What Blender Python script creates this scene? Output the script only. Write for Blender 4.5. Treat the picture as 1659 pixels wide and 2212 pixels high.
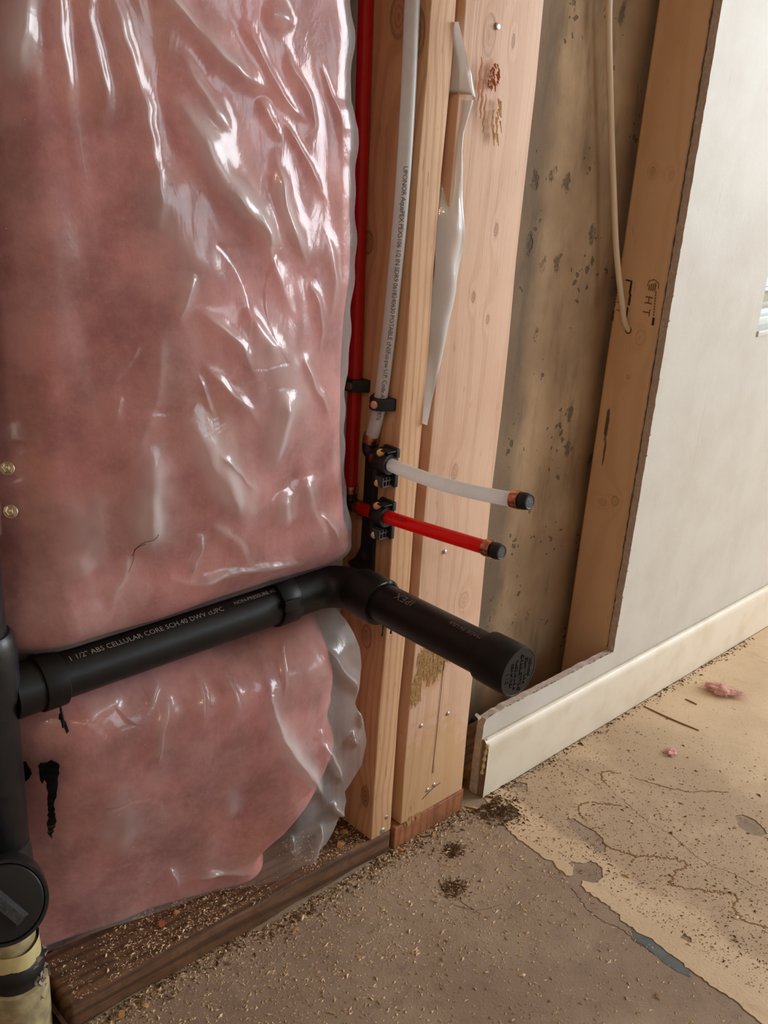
import bpy, bmesh, math, random
import numpy as np
from mathutils import Vector, Matrix

for o in list(bpy.data.objects):
    bpy.data.objects.remove(o, do_unlink=True)
SC = bpy.context.scene
COL = SC.collection
rng = np.random.default_rng(7)
random.seed(7)

# ------------------------------------------------------------------ camera
cam_d = bpy.data.cameras.new('camera')
cam = bpy.data.objects.new('camera', cam_d)
COL.objects.link(cam)
SC.camera = cam
FWD = Vector((0.65853526, 0.65929602, -0.36284994))
RGT = Vector((0.72324335, -0.68770914, 0.06304906))
UPV = Vector((0.20796722, 0.30394883, 0.92971218))
M = Matrix((RGT, UPV, -FWD)).transposed().to_4x4()
M.translation = Vector((-0.8084, -0.7922, 0.9715))
cam.matrix_world = M
cam_d.sensor_fit = 'HORIZONTAL'
cam_d.sensor_width = 36.0
cam_d.lens = 2154.8 / 1659 * 36.0
cam_d.clip_start = 0.02

# ------------------------------------------------------------------ sky, lights, exposure
world = bpy.data.worlds.new('world')
SC.world = world
world.use_nodes = True
bgn = world.node_tree.nodes['Background']
bgn.inputs[0].default_value = (0.72, 0.88, 1.0, 1)
bgn.inputs[1].default_value = 2.2


def area_light(name, loc, target, sx, sy, power, color):
    d = bpy.data.lights.new(name, 'AREA')
    d.shape = 'RECTANGLE'
    d.size, d.size_y = sx, sy
    d.energy = power
    d.color = color
    o = bpy.data.objects.new(name, d)
    COL.objects.link(o)
    o.location = loc
    dirv = Vector(target) - Vector(loc)
    o.rotation_euler = dirv.to_track_quat('-Z', 'Y').to_euler()
    return o


# daylight coming in through the big window of the right-hand end wall, and fill light added behind the camera
area_light('daylight_end_window', (2.93, -1.75, 1.45), (0.0, -1.75, 1.45), 1.75, 1.25, 62, (0.93, 0.965, 1.0))
area_light('rear_fill_light', (1.55, -3.42, 1.55), (1.55, 0.0, 1.55), 1.5, 1.1, 6, (0.95, 0.97, 1.0))
# bare bulb on the ceiling
bulb_d = bpy.data.lights.new('bulb_light', 'POINT')
bulb_d.energy = 8.5
bulb_d.color = (1.0, 0.76, 0.52)
bulb_d.shadow_soft_size = 0.035
bulb = bpy.data.objects.new('bulb_light', bulb_d)
COL.objects.link(bulb)
bulb.location = (-1.70, -1.20, 2.17)

SC.view_settings.view_transform = 'Standard'
SC.view_settings.look = 'None'
SC.view_settings.gamma = 1.0
SC.view_settings.use_curve_mapping = False
SC.view_settings.exposure = 0.44
if hasattr(SC, 'cycles'):
    SC.cycles.max_bounces = 7
    SC.cycles.diffuse_bounces = 4
    SC.cycles.glossy_bounces = 3
    SC.cycles.transparent_max_bounces = 10


# ------------------------------------------------------------------ node helpers
def srgb(r, g, b):
    def f(c):
        c /= 255.0
        return c / 12.92 if c <= 0.04045 else ((c + 0.055) / 1.055) ** 2.4
    return (f(r), f(g), f(b), 1.0)


class NT:
    def __init__(s, name):
        s.m = bpy.data.materials.new(name)
        s.m.use_nodes = True
        s.t = s.m.node_tree
        s.t.nodes.clear()
        s.out = s.t.nodes.new('ShaderNodeOutputMaterial')

    def n(s, typ, ins=None, **props):
        nd = s.t.nodes.new(typ)
        for k, v in props.items():
            setattr(nd, k, v)
        for k, v in (ins or {}).items():
            s.set(nd.inputs[k], v)
        return nd

    def set(s, sock, v):
        if isinstance(v, bpy.types.NodeSocket):
            s.t.links.new(v, sock)
        else:
            sock.default_value = v

    def math(s, op, a, b=0.0, c=0.0, clamp=False):
        nd = s.t.nodes.new('ShaderNodeMath')
        nd.operation = op
        nd.use_clamp = clamp
        s.set(nd.inputs[0], a)
        s.set(nd.inputs[1], b)
        s.set(nd.inputs[2], c)
        return nd.outputs[0]

    def mix(s, fac, a, b, blend='MIX'):
        nd = s.t.nodes.new('ShaderNodeMix')
        nd.data_type = 'RGBA'
        nd.blend_type = blend
        s.set(nd.inputs[0], fac)
        s.set(nd.inputs[6], a)
        s.set(nd.inputs[7], b)
        return nd.outputs[2]

    def ramp(s, fac, lo, hi, a=0.0, b=1.0):
        nd = s.t.nodes.new('ShaderNodeMapRange')
        nd.interpolation_type = 'SMOOTHSTEP'
        s.set(nd.inputs[0], fac)
        nd.inputs[1].default_value = lo
        nd.inputs[2].default_value = hi
        nd.inputs[3].default_value = a
        nd.inputs[4].default_value = b
        return nd.outputs[0]

    def obj(s):
        return s.n('ShaderNodeTexCoord').outputs['Object']

    def scaled(s, vec, sc):
        return s.n('ShaderNodeMapping', {'Vector': vec, 'Scale': sc}).outputs[0]

    def noise(s, vec, scale, detail=3.0, rough=0.55, distortion=0.0):
        return s.n('ShaderNodeTexNoise', {'Vector': vec, 'Scale': scale, 'Detail': detail,
                                          'Roughness': rough, 'Distortion': distortion}).outputs[0]

    def bump(s, height, strength, dist):
        return s.n('ShaderNodeBump', {'Height': height, 'Strength': strength, 'Distance': dist}).outputs[0]

    def pbsdf(s, color, rough, normal=None, **kw):
        ins = {'Base Color': color, 'Roughness': rough}
        if normal is not None:
            ins['Normal'] = normal
        for k, v in kw.items():
            ins[k] = v
        b = s.n('ShaderNodeBsdfPrincipled', ins)
        s.t.links.new(b.outputs[0], s.out.inputs[0])
        return b


def plain(name, col, rough=0.5, metallic=0.0, noise_scale=0.0, noise_amt=0.12, bump=0.0, bump_scale=300.0, spec=0.5):
    g = NT(name)
    c = col
    P = g.obj()
    if noise_scale:
        nz = g.noise(P, noise_scale, 4)
        dark = tuple(v * (1 - noise_amt * 2) for v in col[:3]) + (1,)
        c = g.mix(g.ramp(nz, 0.3, 0.7), dark, col)
    nrm = g.bump(g.noise(P, bump_scale, 3), bump, 0.001) if bump else None
    b = g.pbsdf(c, rough, nrm, Metallic=metallic)
    b.inputs['Specular IOR Level'].default_value = spec
    return g.m


def wood(name, light, late, axis='z', ring=70.0, knots=(), patches=(), fibre=0.35, rough=0.62, contrast=0.55, seed=0.0, grime=0.0):
    """fir / spruce board: growth rings, fibre streaks, knots at given board coordinates.
    knots: (cross axis 'x'/'y', u, v, ru, rv, darkness) in board-local metres (v runs along the grain)."""
    g = NT(name)
    P = g.obj()
    sep = g.n('ShaderNodeSeparateXYZ', {0: P})
    ax = {'x': sep.outputs[0], 'y': sep.outputs[1], 'z': sep.outputs[2]}
    along = ax[axis]
    cr = [ax[k] for k in 'xyz' if k != axis]
    comb = g.n('ShaderNodeCombineXYZ', {0: g.math('MULTIPLY', cr[0], 9.0), 1: g.math('MULTIPLY', cr[1], 9.0),
                                        2: g.math('MULTIPLY_ADD', along, 1.1, seed)}).outputs[0]
    warp = g.noise(comb, 1.0, 2, 0.5)
    phase = g.math('ADD', g.math('MULTIPLY', cr[0], ring), g.math('MULTIPLY', cr[1], ring * 0.7))
    phase = g.math('ADD', phase, g.math('MULTIPLY', warp, 5.5))
    kd = []
    for k in knots:
        a, u, v, ru, rv, dk = k
        du = g.math('DIVIDE', g.math('SUBTRACT', ax[a], u), ru)
        dv = g.math('DIVIDE', g.math('SUBTRACT', along, v), rv)
        d = g.math('SQRT', g.math('ADD', g.math('MULTIPLY', du, du), g.math('MULTIPLY', dv, dv)))
        kd.append((d, dk))
        phase = g.math('ADD', phase, g.math('MULTIPLY', g.math('EXPONENT', g.math('MULTIPLY', d, -0.55)), 2.0))
    band = g.math('SINE', g.math('MULTIPLY', phase, 6.2832))
    band = g.ramp(band, -0.2, 1.0)
    comb2 = g.n('ShaderNodeCombineXYZ', {0: g.math('MULTIPLY', cr[0], 520.0), 1: g.math('MULTIPLY', cr[1], 520.0),
                                         2: g.math('MULTIPLY_ADD', along, 9.0, seed)}).outputs[0]
    fib = g.noise(comb2, 1.0, 4, 0.65)
    col = g.mix(g.math('MULTIPLY', band, contrast), light, late)
    fdark = tuple(c * 0.62 for c in late[:3]) + (1,)
    col = g.mix(g.math('MULTIPLY', g.ramp(fib, 0.50, 0.78), fibre), col, fdark)
    mott = g.noise(P, 14.0, 3)
    col = g.mix(g.math('MULTIPLY', g.ramp(mott, 0.35, 0.75), 0.22), col, late)
    # short resin flecks
    comb3 = g.n('ShaderNodeCombineXYZ', {0: g.math('MULTIPLY', cr[0], 260.0), 1: g.math('MULTIPLY', cr[1], 260.0),
                                         2: g.math('MULTIPLY_ADD', along, 34.0, seed)}).outputs[0]
    fl = g.noise(comb3, 1.0, 1, 0.5)
    col = g.mix(g.math('MULTIPLY', g.ramp(fl, 0.70, 0.80), 0.55), col, fdark)
    kn = g.noise(P, 420.0, 3)
    for d, dk in kd:
        core = g.ramp(d, 1.05, 0.75)
        rings = g.ramp(g.math('SINE', g.math('MULTIPLY', d, 16.0)), -.6, 1.0)
        core = g.math('MULTIPLY', core, g.math('MULTIPLY_ADD', rings, .55, .45))
        halo = g.ramp(d, 2.6, 0.9)
        kc = tuple(c * (1 - 0.62 * dk) for c in late[:3]) + (1,)
        col = g.mix(g.math('MULTIPLY', halo, 0.35 * dk), col, late)
        col = g.mix(g.math('MULTIPLY', core, 0.12 + 0.72 * dk * dk), col, kc)
        rim = g.math('MULTIPLY', g.ramp(d, 0.82, 1.0), g.ramp(d, 1.2, 1.04))
        col = g.mix(g.math('MULTIPLY', g.math('MULTIPLY', rim, g.ramp(mott, .3, .6, .3, 1.0)), .12 + .55 * dk), col, (0.045, 0.022, 0.012, 1))
        sp = g.math('MULTIPLY', core, g.ramp(kn, 0.58, 0.70))
        col = g.mix(g.math('MULTIPLY', sp, 0.7), col, (0.04, 0.02, 0.012, 1))
    for a, u, v, ru, rv, pc, amt in patches:
        du = g.math('DIVIDE', g.math('SUBTRACT', ax[a], u), ru)
        dv = g.math('DIVIDE', g.math('SUBTRACT', along, v), rv)
        d = g.math('SQRT', g.math('ADD', g.math('MULTIPLY', du, du), g.math('MULTIPLY', dv, dv)))
        d = g.math('ADD', d, g.math('MULTIPLY', g.math('SUBTRACT', g.noise(P, 90.0, 4), 0.5), 1.1))
        col = g.mix(g.math('MULTIPLY', g.ramp(d, 1.15, 0.7), amt), col, pc)
    if grime:
        gr = g.noise(P, 55.0, 5, 0.7)
        col = g.mix(g.math('MULTIPLY', g.ramp(gr, 0.42, 0.68), grime), col, (0.03, 0.018, 0.011, 1))
    h = g.math('ADD', fib, g.math('MULTIPLY', band, 0.4))
    nrm = g.bump(h, 0.35, 0.0012)
    g.pbsdf(col, rough, nrm)
    return g.m


# ------------------------------------------------------------------ mesh helpers (metres, world coordinates)
class MB:
    def __init__(s):
        s.v, s.f, s.mi, s.n = [], [], [], 0

    def add(s, V, F, mi=0):
        V = np.asarray(V, float)
        s.v.append(V)
        for q in F:
            s.f.append(tuple(int(i) + s.n for i in q))
            s.mi.append(mi)
        s.n += len(V)
        return s

    def box(s, x0, x1, y0, y1, z0, z1, mi=0):
        V = [(x, y, z) for z in (z0, z1) for y in (y0, y1) for x in (x0, x1)]
        F = [(0, 2, 3, 1), (4, 5, 7, 6), (0, 1, 5, 4), (2, 6, 7, 3), (0, 4, 6, 2), (1, 3, 7, 5)]
        return s.add(V, F, mi)

    def tube(s, pts, r, seg=24, caps=True, mi=0):
        V, F = tube(pts, r, seg, caps)
        return s.add(V, F, mi)

    def lathe(s, prof, org, axis, seg=40, mi=0):
        V, F = lathe(prof, org, axis, seg)
        return s.add(V, F, mi)

    def verts(s):
        return np.concatenate(s.v) if s.v else np.zeros((0, 3))


def frames(pts):
    P = np.asarray(pts, float)
    T = np.gradient(P, axis=0)
    T /= np.linalg.norm(T, axis=1)[:, None]
    up = np.array([0, 0, 1.0]) if abs(T[0][2]) < 0.9 else np.array([0, -1.0, 0])
    n = np.cross(T[0], up)
    n /= np.linalg.norm(n)
    Ns, Bs = [], []
    for t in T:
        n = n - t * np.dot(n, t)
        n /= np.linalg.norm(n)
        Ns.append(n)
        Bs.append(np.cross(t, n))
    return P, T, np.array(Ns), np.array(Bs)


def tube(pts, r, seg=24, caps=True):
    P, T, Nn, B = frames(pts)
    r = np.broadcast_to(np.asarray(r, float), (len(P),))
    a = np.linspace(0, 2 * np.pi, seg, endpoint=False)
    V = (P[:, None, :] + r[:, None, None] * (np.cos(a)[None, :, None] * Nn[:, None, :] + np.sin(a)[None, :, None] * B[:, None, :])).reshape(-1, 3)
    F = []
    for i in range(len(P) - 1):
        for j in range(seg):
            k = (j + 1) % seg
            F.append((i * seg + j, i * seg + k, (i + 1) * seg + k, (i + 1) * seg + j))
    if caps:
        F.append(tuple(range(seg - 1, -1, -1)))
        b = (len(P) - 1) * seg
        F.append(tuple(range(b, b + seg)))
    return V, F


def lathe(prof, org, axis, seg=40):
    ax = np.asarray(axis, float)
    ax = ax / np.linalg.norm(ax)
    ref = np.array([0, 0, 1.0]) if abs(ax[2]) < 0.9 else np.array([1.0, 0, 0])
    n = np.cross(ax, ref)
    n /= np.linalg.norm(n)
    b = np.cross(ax, n)
    a = np.linspace(0, 2 * np.pi, seg, endpoint=False)
    ring = np.cos(a)[:, None] * n + np.sin(a)[:, None] * b
    V = np.concatenate([np.asarray(org) + ax * h + max(r, 1e-5) * ring for r, h in prof])
    F = []
    for i in range(len(prof) - 1):
        for j in range(seg):
            k = (j + 1) % seg
            F.append((i * seg + j, i * seg + k, (i + 1) * seg + k, (i + 1) * seg + j))
    F.append(tuple(range(seg - 1, -1, -1)))
    e = (len(prof) - 1) * seg
    F.append(tuple(range(e, e + seg)))
    return V, F


def spline(pts, n=40):
    P = np.asarray(pts, float)
    d = np.r_[0, np.cumsum(np.linalg.norm(np.diff(P, axis=0), axis=1))]
    t = np.linspace(0, d[-1], n)
    # Catmull-Rom style through cubic Hermite
    m = np.gradient(P, d, axis=0)
    out = []
    for tt in t:
        i = min(max(np.searchsorted(d, tt) - 1, 0), len(d) - 2)
        h = d[i + 1] - d[i]
        u = (tt - d[i]) / h
        out.append((2 * u**3 - 3 * u**2 + 1) * P[i] + (u**3 - 2 * u**2 + u) * h * m[i] + (-2 * u**3 + 3 * u**2) * P[i + 1] + (u**3 - u**2) * h * m[i + 1])
    return np.array(out)


def emp(name, loc):
    o = bpy.data.objects.new(name, None)
    COL.objects.link(o)
    o.location = loc
    o.empty_display_size = 0.02
    return o


def tag(o, label=None, cat=None, group=None, kind=None):
    if label:
        o['label'] = label
    if cat:
        o['category'] = cat
    if group:
        o['group'] = group
    if kind:
        o['kind'] = kind
    return o


def wloc(p):
    v = Vector((0, 0, 0))
    while p is not None:
        v += Vector(p.location)
        p = p.parent
    return v


def build(name, mb, mats, parent=None, smooth=None, origin=None, bevel=0.0, bseg=2, sharp=40.0):
    """mb -> one mesh object. parented: local to the parent; top-level: origin at base centre."""
    V = mb.verts()
    if parent is not None:
        org = np.array(wloc(parent)) if origin is None else np.asarray(origin, float)
    else:
        org = np.array([(V[:, 0].min() + V[:, 0].max()) / 2, (V[:, 1].min() + V[:, 1].max()) / 2, V[:, 2].min()]) if origin is None else np.asarray(origin, float)
    me = bpy.data.meshes.new(name)
    me.from_pydata((V - org).tolist(), [], mb.f)
    if not isinstance(mats, (list, tuple)):
        mats = [mats]
    for m in mats:
        me.materials.append(m)
    if len(mats) > 1:
        me.polygons.foreach_set('material_index', mb.mi)
    bm = bmesh.new()
    bm.from_mesh(me)
    bmesh.ops.recalc_face_normals(bm, faces=bm.faces)
    if bevel:
        bmesh.ops.bevel(bm, geom=[e for e in bm.edges], offset=bevel, segments=bseg, affect='EDGES', profile=0.5)
    if smooth is not None or bevel:
        for f in bm.faces:
            f.smooth = True
        lim = math.radians(sharp)
        for e in bm.edges:
            if len(e.link_faces) == 2 and e.calc_face_angle(0) > lim:
                e.smooth = False
    bm.to_mesh(me)
    bm.free()
    o = bpy.data.objects.new(name, me)
    COL.objects.link(o)
    if parent is not None:
        o.parent = parent
        o.location = Vector(org) - wloc(parent)
    else:
        o.location = org
    return o


def text_raw(s, size, spacing=1.0):
    cu = bpy.data.curves.new('txt', 'FONT')
    cu.body = s
    cu.size = size
    cu.space_character = spacing
    cu.resolution_u = 2
    o = bpy.data.objects.new('txt', cu)
    COL.objects.link(o)
    dg = bpy.context.evaluated_depsgraph_get()
    dg.update()
    me = bpy.data.meshes.new_from_object(o.evaluated_get(dg))
    bm = bmesh.new()
    bm.from_mesh(me)
    for k in range(1, 6):
        bmesh.ops.bisect_plane(bm, geom=bm.verts[:] + bm.edges[:] + bm.faces[:], plane_co=(0, size * 0.75 * k / 6, 0), plane_no=(0, 1, 0))
    V = np.array([v.co[:] for v in bm.verts])
    bm.verts.index_update()
    F = [[v.index for v in f.verts] for f in bm.faces]
    bm.free()
    bpy.data.objects.remove(o, do_unlink=True)
    bpy.data.curves.remove(cu)
    bpy.data.meshes.remove(me)
    return V, F


def text_on_pipe(mb, s, size, start, T, n0, R, lift=0.0002, spacing=1.0, path=None):
    """wrap a line of print round a straight pipe (start = point on its axis) or along a path function s->(centre,T)."""
    V, F = text_raw(s, size, spacing)
    n0 = np.asarray(n0, float)
    out = []
    for x, y, z in V:
        if path is None:
            c, t = np.asarray(start) + np.asarray(T) * x, np.asarray(T, float)
        else:
            c, t = path(x)
        n = n0 - t * np.dot(n0, t)
        n /= np.linalg.norm(n)
        b = np.cross(n, t)
        th = (y - size * 0.36) / R
        out.append(c + (R + lift) * (n * math.cos(th) + b * math.sin(th)))
    mb.add(out, F)
    return V[:, 0].max()


def text_flat(mb, s, size, org, rd, up, thick, spacing=1.0, center=True):
    """raised print on a flat face: rd reading direction, up letter-up direction."""
    V, F = text_raw(s, size, spacing)
    rd, up = np.asarray(rd, float), np.asarray(up, float)
    nn = np.cross(rd, up)
    w = V[:, 0].max() if len(V) else 0
    base = np.asarray(org) - (rd * w / 2 if center else 0)
    top = [base + rd * x + up * (y - size * 0.36) + nn * thick for x, y, z in V]
    mb.add(top, F)
    if thick > 0.0003:
        low = [base + rd * x + up * (y - size * 0.36) for x, y, z in V]
        from collections import Counter
        cnt = Counter()
        for f in F:
            for i in range(len(f)):
                a, b = f[i], f[(i + 1) % len(f)]
                cnt[(min(a, b), max(a, b))] += 1
        nV = len(V)
        side = [(a, b, b + nV, a + nV) for (a, b), c in cnt.items() if c == 1]
        mb.add(list(top) + list(low), side)


def board(name, x0, x1, y0, y1, z0, z1, mat_, bevel=0.0025, tilt=(0, 0), parent=None, wob=0.0008):
    """a sawn board with eased edges; cut into lengths so that the long edges are not dead straight."""
    L = [x1 - x0, y1 - y0, z1 - z0]
    a = int(np.argmax(L))
    bm = bmesh.new()
    bmesh.ops.create_cube(bm, size=1.0)
    c = np.array([(x0 + x1) / 2, (y0 + y1) / 2, (z0 + z1) / 2])
    for v in bm.verts:
        v.co = Vector((v.co.x * L[0], v.co.y * L[1], v.co.z * L[2]))
    bmesh.ops.bevel(bm, geom=bm.edges[:], offset=bevel, segments=3, affect='EDGES', profile=0.5)
    no = Vector((0, 0, 0))
    no[a] = 1
    for k in range(1, 24):
        co = Vector((0, 0, 0))
        co[a] = L[a] * (k / 24 - 0.5)
        bmesh.ops.bisect_plane(bm, geom=bm.verts[:] + bm.edges[:] + bm.faces[:], plane_co=co, plane_no=no)
    sd = random.random() * 10
    for v in bm.verts:
        t = v.co[a]
        for k in range(3):
            if k != a:
                v.co[k] += wob * math.sin(t * 19 + sd + k * 2.1) + wob * 0.6 * math.sin(t * 53 + sd * 2 + (7 if v.co[k] > 0 else 0))
        # lean: offset across per metre of height above the foot
        v.co.x += tilt[0] * (v.co.z + L[2] / 2)
        v.co.y += tilt[1] * (v.co.z + L[2] / 2)
        v.co.z += L[2] / 2
    for f in bm.faces:
        f.smooth = True
    for e in bm.edges:
        if len(e.link_faces) == 2 and e.calc_face_angle(0) > 0.6:
            e.smooth = False
    me = bpy.data.meshes.new(name)
    bm.to_mesh(me)
    bm.free()
    me.materials.append(mat_)
    o = bpy.data.objects.new(name, me)
    COL.objects.link(o)
    o.location = (c[0], c[1], z0)
    return o


def curve_fill(loops, z0, z1, plane='xy'):
    """polygon with holes -> solid slab: returns V, F, normals-ready lists (first axis pair by plane)."""
    cu = bpy.data.curves.new('fill', 'CURVE')
    cu.dimensions = '2D'
    cu.fill_mode = 'BOTH'
    cu.extrude = (z1 - z0) / 2
    for lp in loops:
        sp = cu.splines.new('POLY')
        sp.points.add(len(lp) - 1)
        for i, (a, b) in enumerate(lp):
            sp.points[i].co = (a, b, 0, 1)
        sp.use_cyclic_u = True
    o = bpy.data.objects.new('fill', cu)
    COL.objects.link(o)
    dg = bpy.context.evaluated_depsgraph_get()
    dg.update()
    me = bpy.data.meshes.new_from_object(o.evaluated_get(dg))
    V = np.array([v.co[:] for v in me.vertices])
    F = [list(p.vertices) for p in me.polygons]
    bpy.data.objects.remove(o, do_unlink=True)
    bpy.data.curves.remove(cu)
    bpy.data.meshes.remove(me)
    V[:, 2] += (z0 + z1) / 2
    if plane == 'xz':
        V = np.stack([V[:, 0], V[:, 2], V[:, 1]], 1)
    return V, F


def rag(pts, step, amp, seed=0):
    """resample a polyline and make it ragged."""
    r = np.random.default_rng(seed)
    out = []
    for (a, b) in zip(pts[:-1], pts[1:]):
        a, b = np.array(a), np.array(b)
        L = np.linalg.norm(b - a)
        n = max(1, int(L / step))
        nn = np.array([-(b - a)[1], (b - a)[0]]) / max(L, 1e-9)
        for i in range(n):
            t = i / n
            out.append(tuple(a + (b - a) * t + nn * r.normal() * amp * (0 if i == 0 else 1)))
    out.append(tuple(pts[-1]))
    return out


# ------------------------------------------------------------------ materials
FIR_L, FIR_D = srgb(214, 172, 136), srgb(186, 132, 92)
mat_stud_mid = wood('fir_stud', srgb(214, 170, 130), srgb(176, 122, 82), 'z', 95,
                    knots=[('y', 0.045 - 0.0445, 1.076 - .038, .012, .020, .8), ('y', .016 - .0445, 1.060 - .038, .010, .022, .9),
                           ('y', .072 - .0445, .842 - .038, .008, .012, .7), ('y', .016 - .0445, .104 - .038, .0075, .017, 1.0),
                           ('y', .035 - .0445, .345 - .038, .009, .016, .7)], fibre=.32, seed=1.0, contrast=.40)
mat_flat = wood('pale_fir', srgb(226, 186, 158), srgb(196, 142, 106), 'z', 38,
                knots=[('x', .093 - .122, 1.067 - .038, .0095, .020, .55), ('x', .104 - .122, .564 - .038, .0055, .010, .55),
                       ('x', .147 - .122, .370 - .038, .0085, .0115, .35), ('x', .137 - .122, .862 - .038, .003, .007, .9),
                       ('x', .107 - .122, .785 - .038, .003, .006, .9), ('x', .134 - .122, 1.065 - .038, .0025, .007, .9),
                       ('x', .137 - .122, .756 - .038, .0025, .005, .8), ('x', .076 - .122, .056 - .038, .0025, .006, .8),
                       ('x', .117 - .122, .106 - .038, .0022, .007, .8)],
                patches=[('x', .099 - .122, 1.028 - .038, .010, .018, srgb(176, 104, 66), .45),
                         ('x', .092 - .122, .285 - .038, .036, .040, srgb(206, 158, 106), .6),
                         ('x', .11 - .122, .07 - .038, .10, .13, srgb(202, 158, 102), .55)], fibre=.30, seed=4.0, contrast=.26)
mat_right = wood('planed_spruce', srgb(232, 194, 156), srgb(214, 168, 126), 'z', 16,
                 knots=[('y', .074 - .064, .929 - .038, .0045, .006, .7), ('y', .042 - .064, .926 - .038, .0045, .006, .45),
                        ('y', .051 - .064, .682 - .038, .008, .012, .3), ('y', .062 - .064, .616 - .038, .003, .004, .6),
                        ('y', .074 - .064, .396 - .038, .008, .006, .55), ('y', .050 - .064, .406 - .038, .007, .008, .6)],
                 patches=[('y', .088 - .064, .531 - .038, .004, .030, srgb(60, 32, 20), .85), ('y', .085 - .064, .480 - .038, .0022, .024, srgb(60, 32, 20), .8)],
                 fibre=.14, seed=8.0, contrast=.35, rough=.5)
mat_plate_dark = wood('treated_plate', srgb(120, 84, 54), srgb(66, 42, 27), 'x', 60, fibre=.8, seed=3.0, contrast=.7, grime=.45, rough=.75)
mat_plate_red = wood('reddish_plate', srgb(172, 110, 72), srgb(124, 70, 42), 'z', 60, fibre=.6, seed=5.0, contrast=.5, grime=.3, rough=.7)
mat_plate_back = wood('rear_plate', srgb(150, 110, 76), srgb(104, 70, 44), 'x', 60, fibre=.6, seed=6.0, grime=.4)
mat_abs = plain('black_abs', (0.011, 0.0105, 0.010, 1), 0.42, noise_scale=60, bump=0.10, bump_scale=700, spec=.3)
mat_abs_stack = plain('dusty_black_abs', (0.020, 0.021, 0.023, 1), 0.36, noise_scale=90, noise_amt=.2, bump=0.15, bump_scale=500)
mat_black = plain('black_plastic', (0.010, 0.010, 0.011, 1), 0.5)
mat_cement = plain('black_cement', (0.006, 0.0055, 0.005, 1), 0.18)
mat_print = plain('pale_print', srgb(150, 140, 132), 0.7)
mat_print_dark = plain('dark_print', srgb(84, 72, 80), 0.7)
mat_print_red = plain('red_pipe_print', srgb(120, 12, 10), 0.7)
mat_stamp = plain('stamp_ink', srgb(62, 50, 46), 0.8)
mat_stamp2 = plain('faint_stamp_ink', srgb(128, 84, 62), 0.8)
mat_copper = plain('copper', (0.80, 0.36, 0.20, 1), 0.28, 1.0, noise_scale=200, noise_amt=.25)
mat_nail = plain('zinc_nail', (0.62, 0.60, 0.56, 1), 0.35, 1.0)
mat_nail_brass = plain('brassy_nail', (0.66, 0.47, 0.18, 1), 0.38, 1.0)
mat_nail_copper = plain('coppery_nail', (0.70, 0.36, 0.24, 1), 0.42, 1.0)
mat_steel = plain('clamp_steel', (0.55, 0.52, 0.47, 1), 0.3, 1.0)
mat_paper = plain('drywall_paper', srgb(196, 176, 158), 0.9, noise_scale=300, noise_amt=.1)
mat_caulk = plain('yellowed_caulk', srgb(226, 208, 158), 0.45, noise_scale=120)
mat_cable = plain('cable_jacket', srgb(224, 204, 176), 0.45)
mat_chip = plain('wood_chip', srgb(206, 156, 96), 0.8, noise_scale=400)
mat_dust = plain('sawdust', srgb(228, 200, 162), 0.9)
mat_dust2 = plain('dark_crumbs', srgb(98, 72, 46), 0.9)
mat_glue = plain('old_glue', srgb(150, 108, 64), 0.7, noise_scale=200)
mat_crack = plain('crack_line', srgb(104, 82, 62), 0.9)
mat_hair = plain('dark_fibre', srgb(40, 26, 22), 0.8)
mat_room = plain('room_paint', srgb(176, 162, 146), 0.85, noise_scale=6, noise_amt=.02)
mat_window = plain('white_vinyl', srgb(232, 236, 230), 0.4)
mat_dirt = plain('dark_soil', srgb(58, 42, 32), 0.95, noise_scale=70, noise_amt=.3, bump=.8, bump_scale=160)
mat_tuft = plain('pink_fibre', srgb(240, 188, 176), 0.95, noise_scale=160, noise_amt=.14)
mat_cream = plain('yellowed_pvc', srgb(206, 188, 144), 0.5, noise_scale=45, noise_amt=.25)
mat_tape = plain('cream_tape', srgb(226, 208, 150), 0.42, noise_scale=25, noise_amt=.08)
mat_lint = plain('grey_lint', srgb(176, 164, 156), 0.95, noise_scale=200)
mat_sliver = plain('torn_fir', srgb(244, 214, 170), 0.8, noise_scale=300, noise_amt=.2)


def make_pex(name, col, trans, rough=.3):
    # thin-walled plastic tube: some of the light goes through the wall
    g = NT(name)
    P = g.obj()
    c = g.mix(g.ramp(g.noise(P, 60.0, 3), .3, .7), tuple(v * .94 for v in col[:3]) + (1,), col)
    df = g.n('ShaderNodeBsdfDiffuse', {'Color': c})
    tl = g.n('ShaderNodeBsdfTranslucent', {'Color': c})
    body = g.n('ShaderNodeMixShader', {0: trans, 1: df.outputs[0], 2: tl.outputs[0]})
    gl = g.n('ShaderNodeBsdfGlossy', {'Roughness': rough})
    fc = g.n('ShaderNodeLayerWeight', {'Blend': .5}).outputs['Facing']
    k = g.math('MULTIPLY_ADD', g.math('POWER', fc, 4.0), .4, .04)
    fin = g.n('ShaderNodeMixShader', {0: k, 1: body.outputs[0], 2: gl.outputs[0]})
    g.t.links.new(fin.outputs[0], g.out.inputs[0])
    return g.m


mat_pex_white = make_pex('milky_pex', (.93, .93, .92, 1), .6)
mat_pex_red = make_pex('red_pex', (.86, .018, .012, 1), .55)

# drywall: painted face
g = NT('wall_paint')
P = g.obj()
n1 = g.noise(P, 9.0, 4)
n2 = g.noise(P, 340.0, 3)
c = g.mix(g.ramp(n1, .35, .7), srgb(214, 208, 198), srgb(206, 198, 186))
sc_ = g.noise(g.scaled(P, (40, 40, 7)), 1.0, 5, .7)
c = g.mix(g.math('MULTIPLY', g.ramp(sc_, .66, .74), .25), c, srgb(178, 164, 146))
g.pbsdf(c, .55, g.bump(g.math('ADD', g.math('MULTIPLY', n2, .4), g.noise(P, 28, 3)), .25, .002))
mat_paint = g.m
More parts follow.
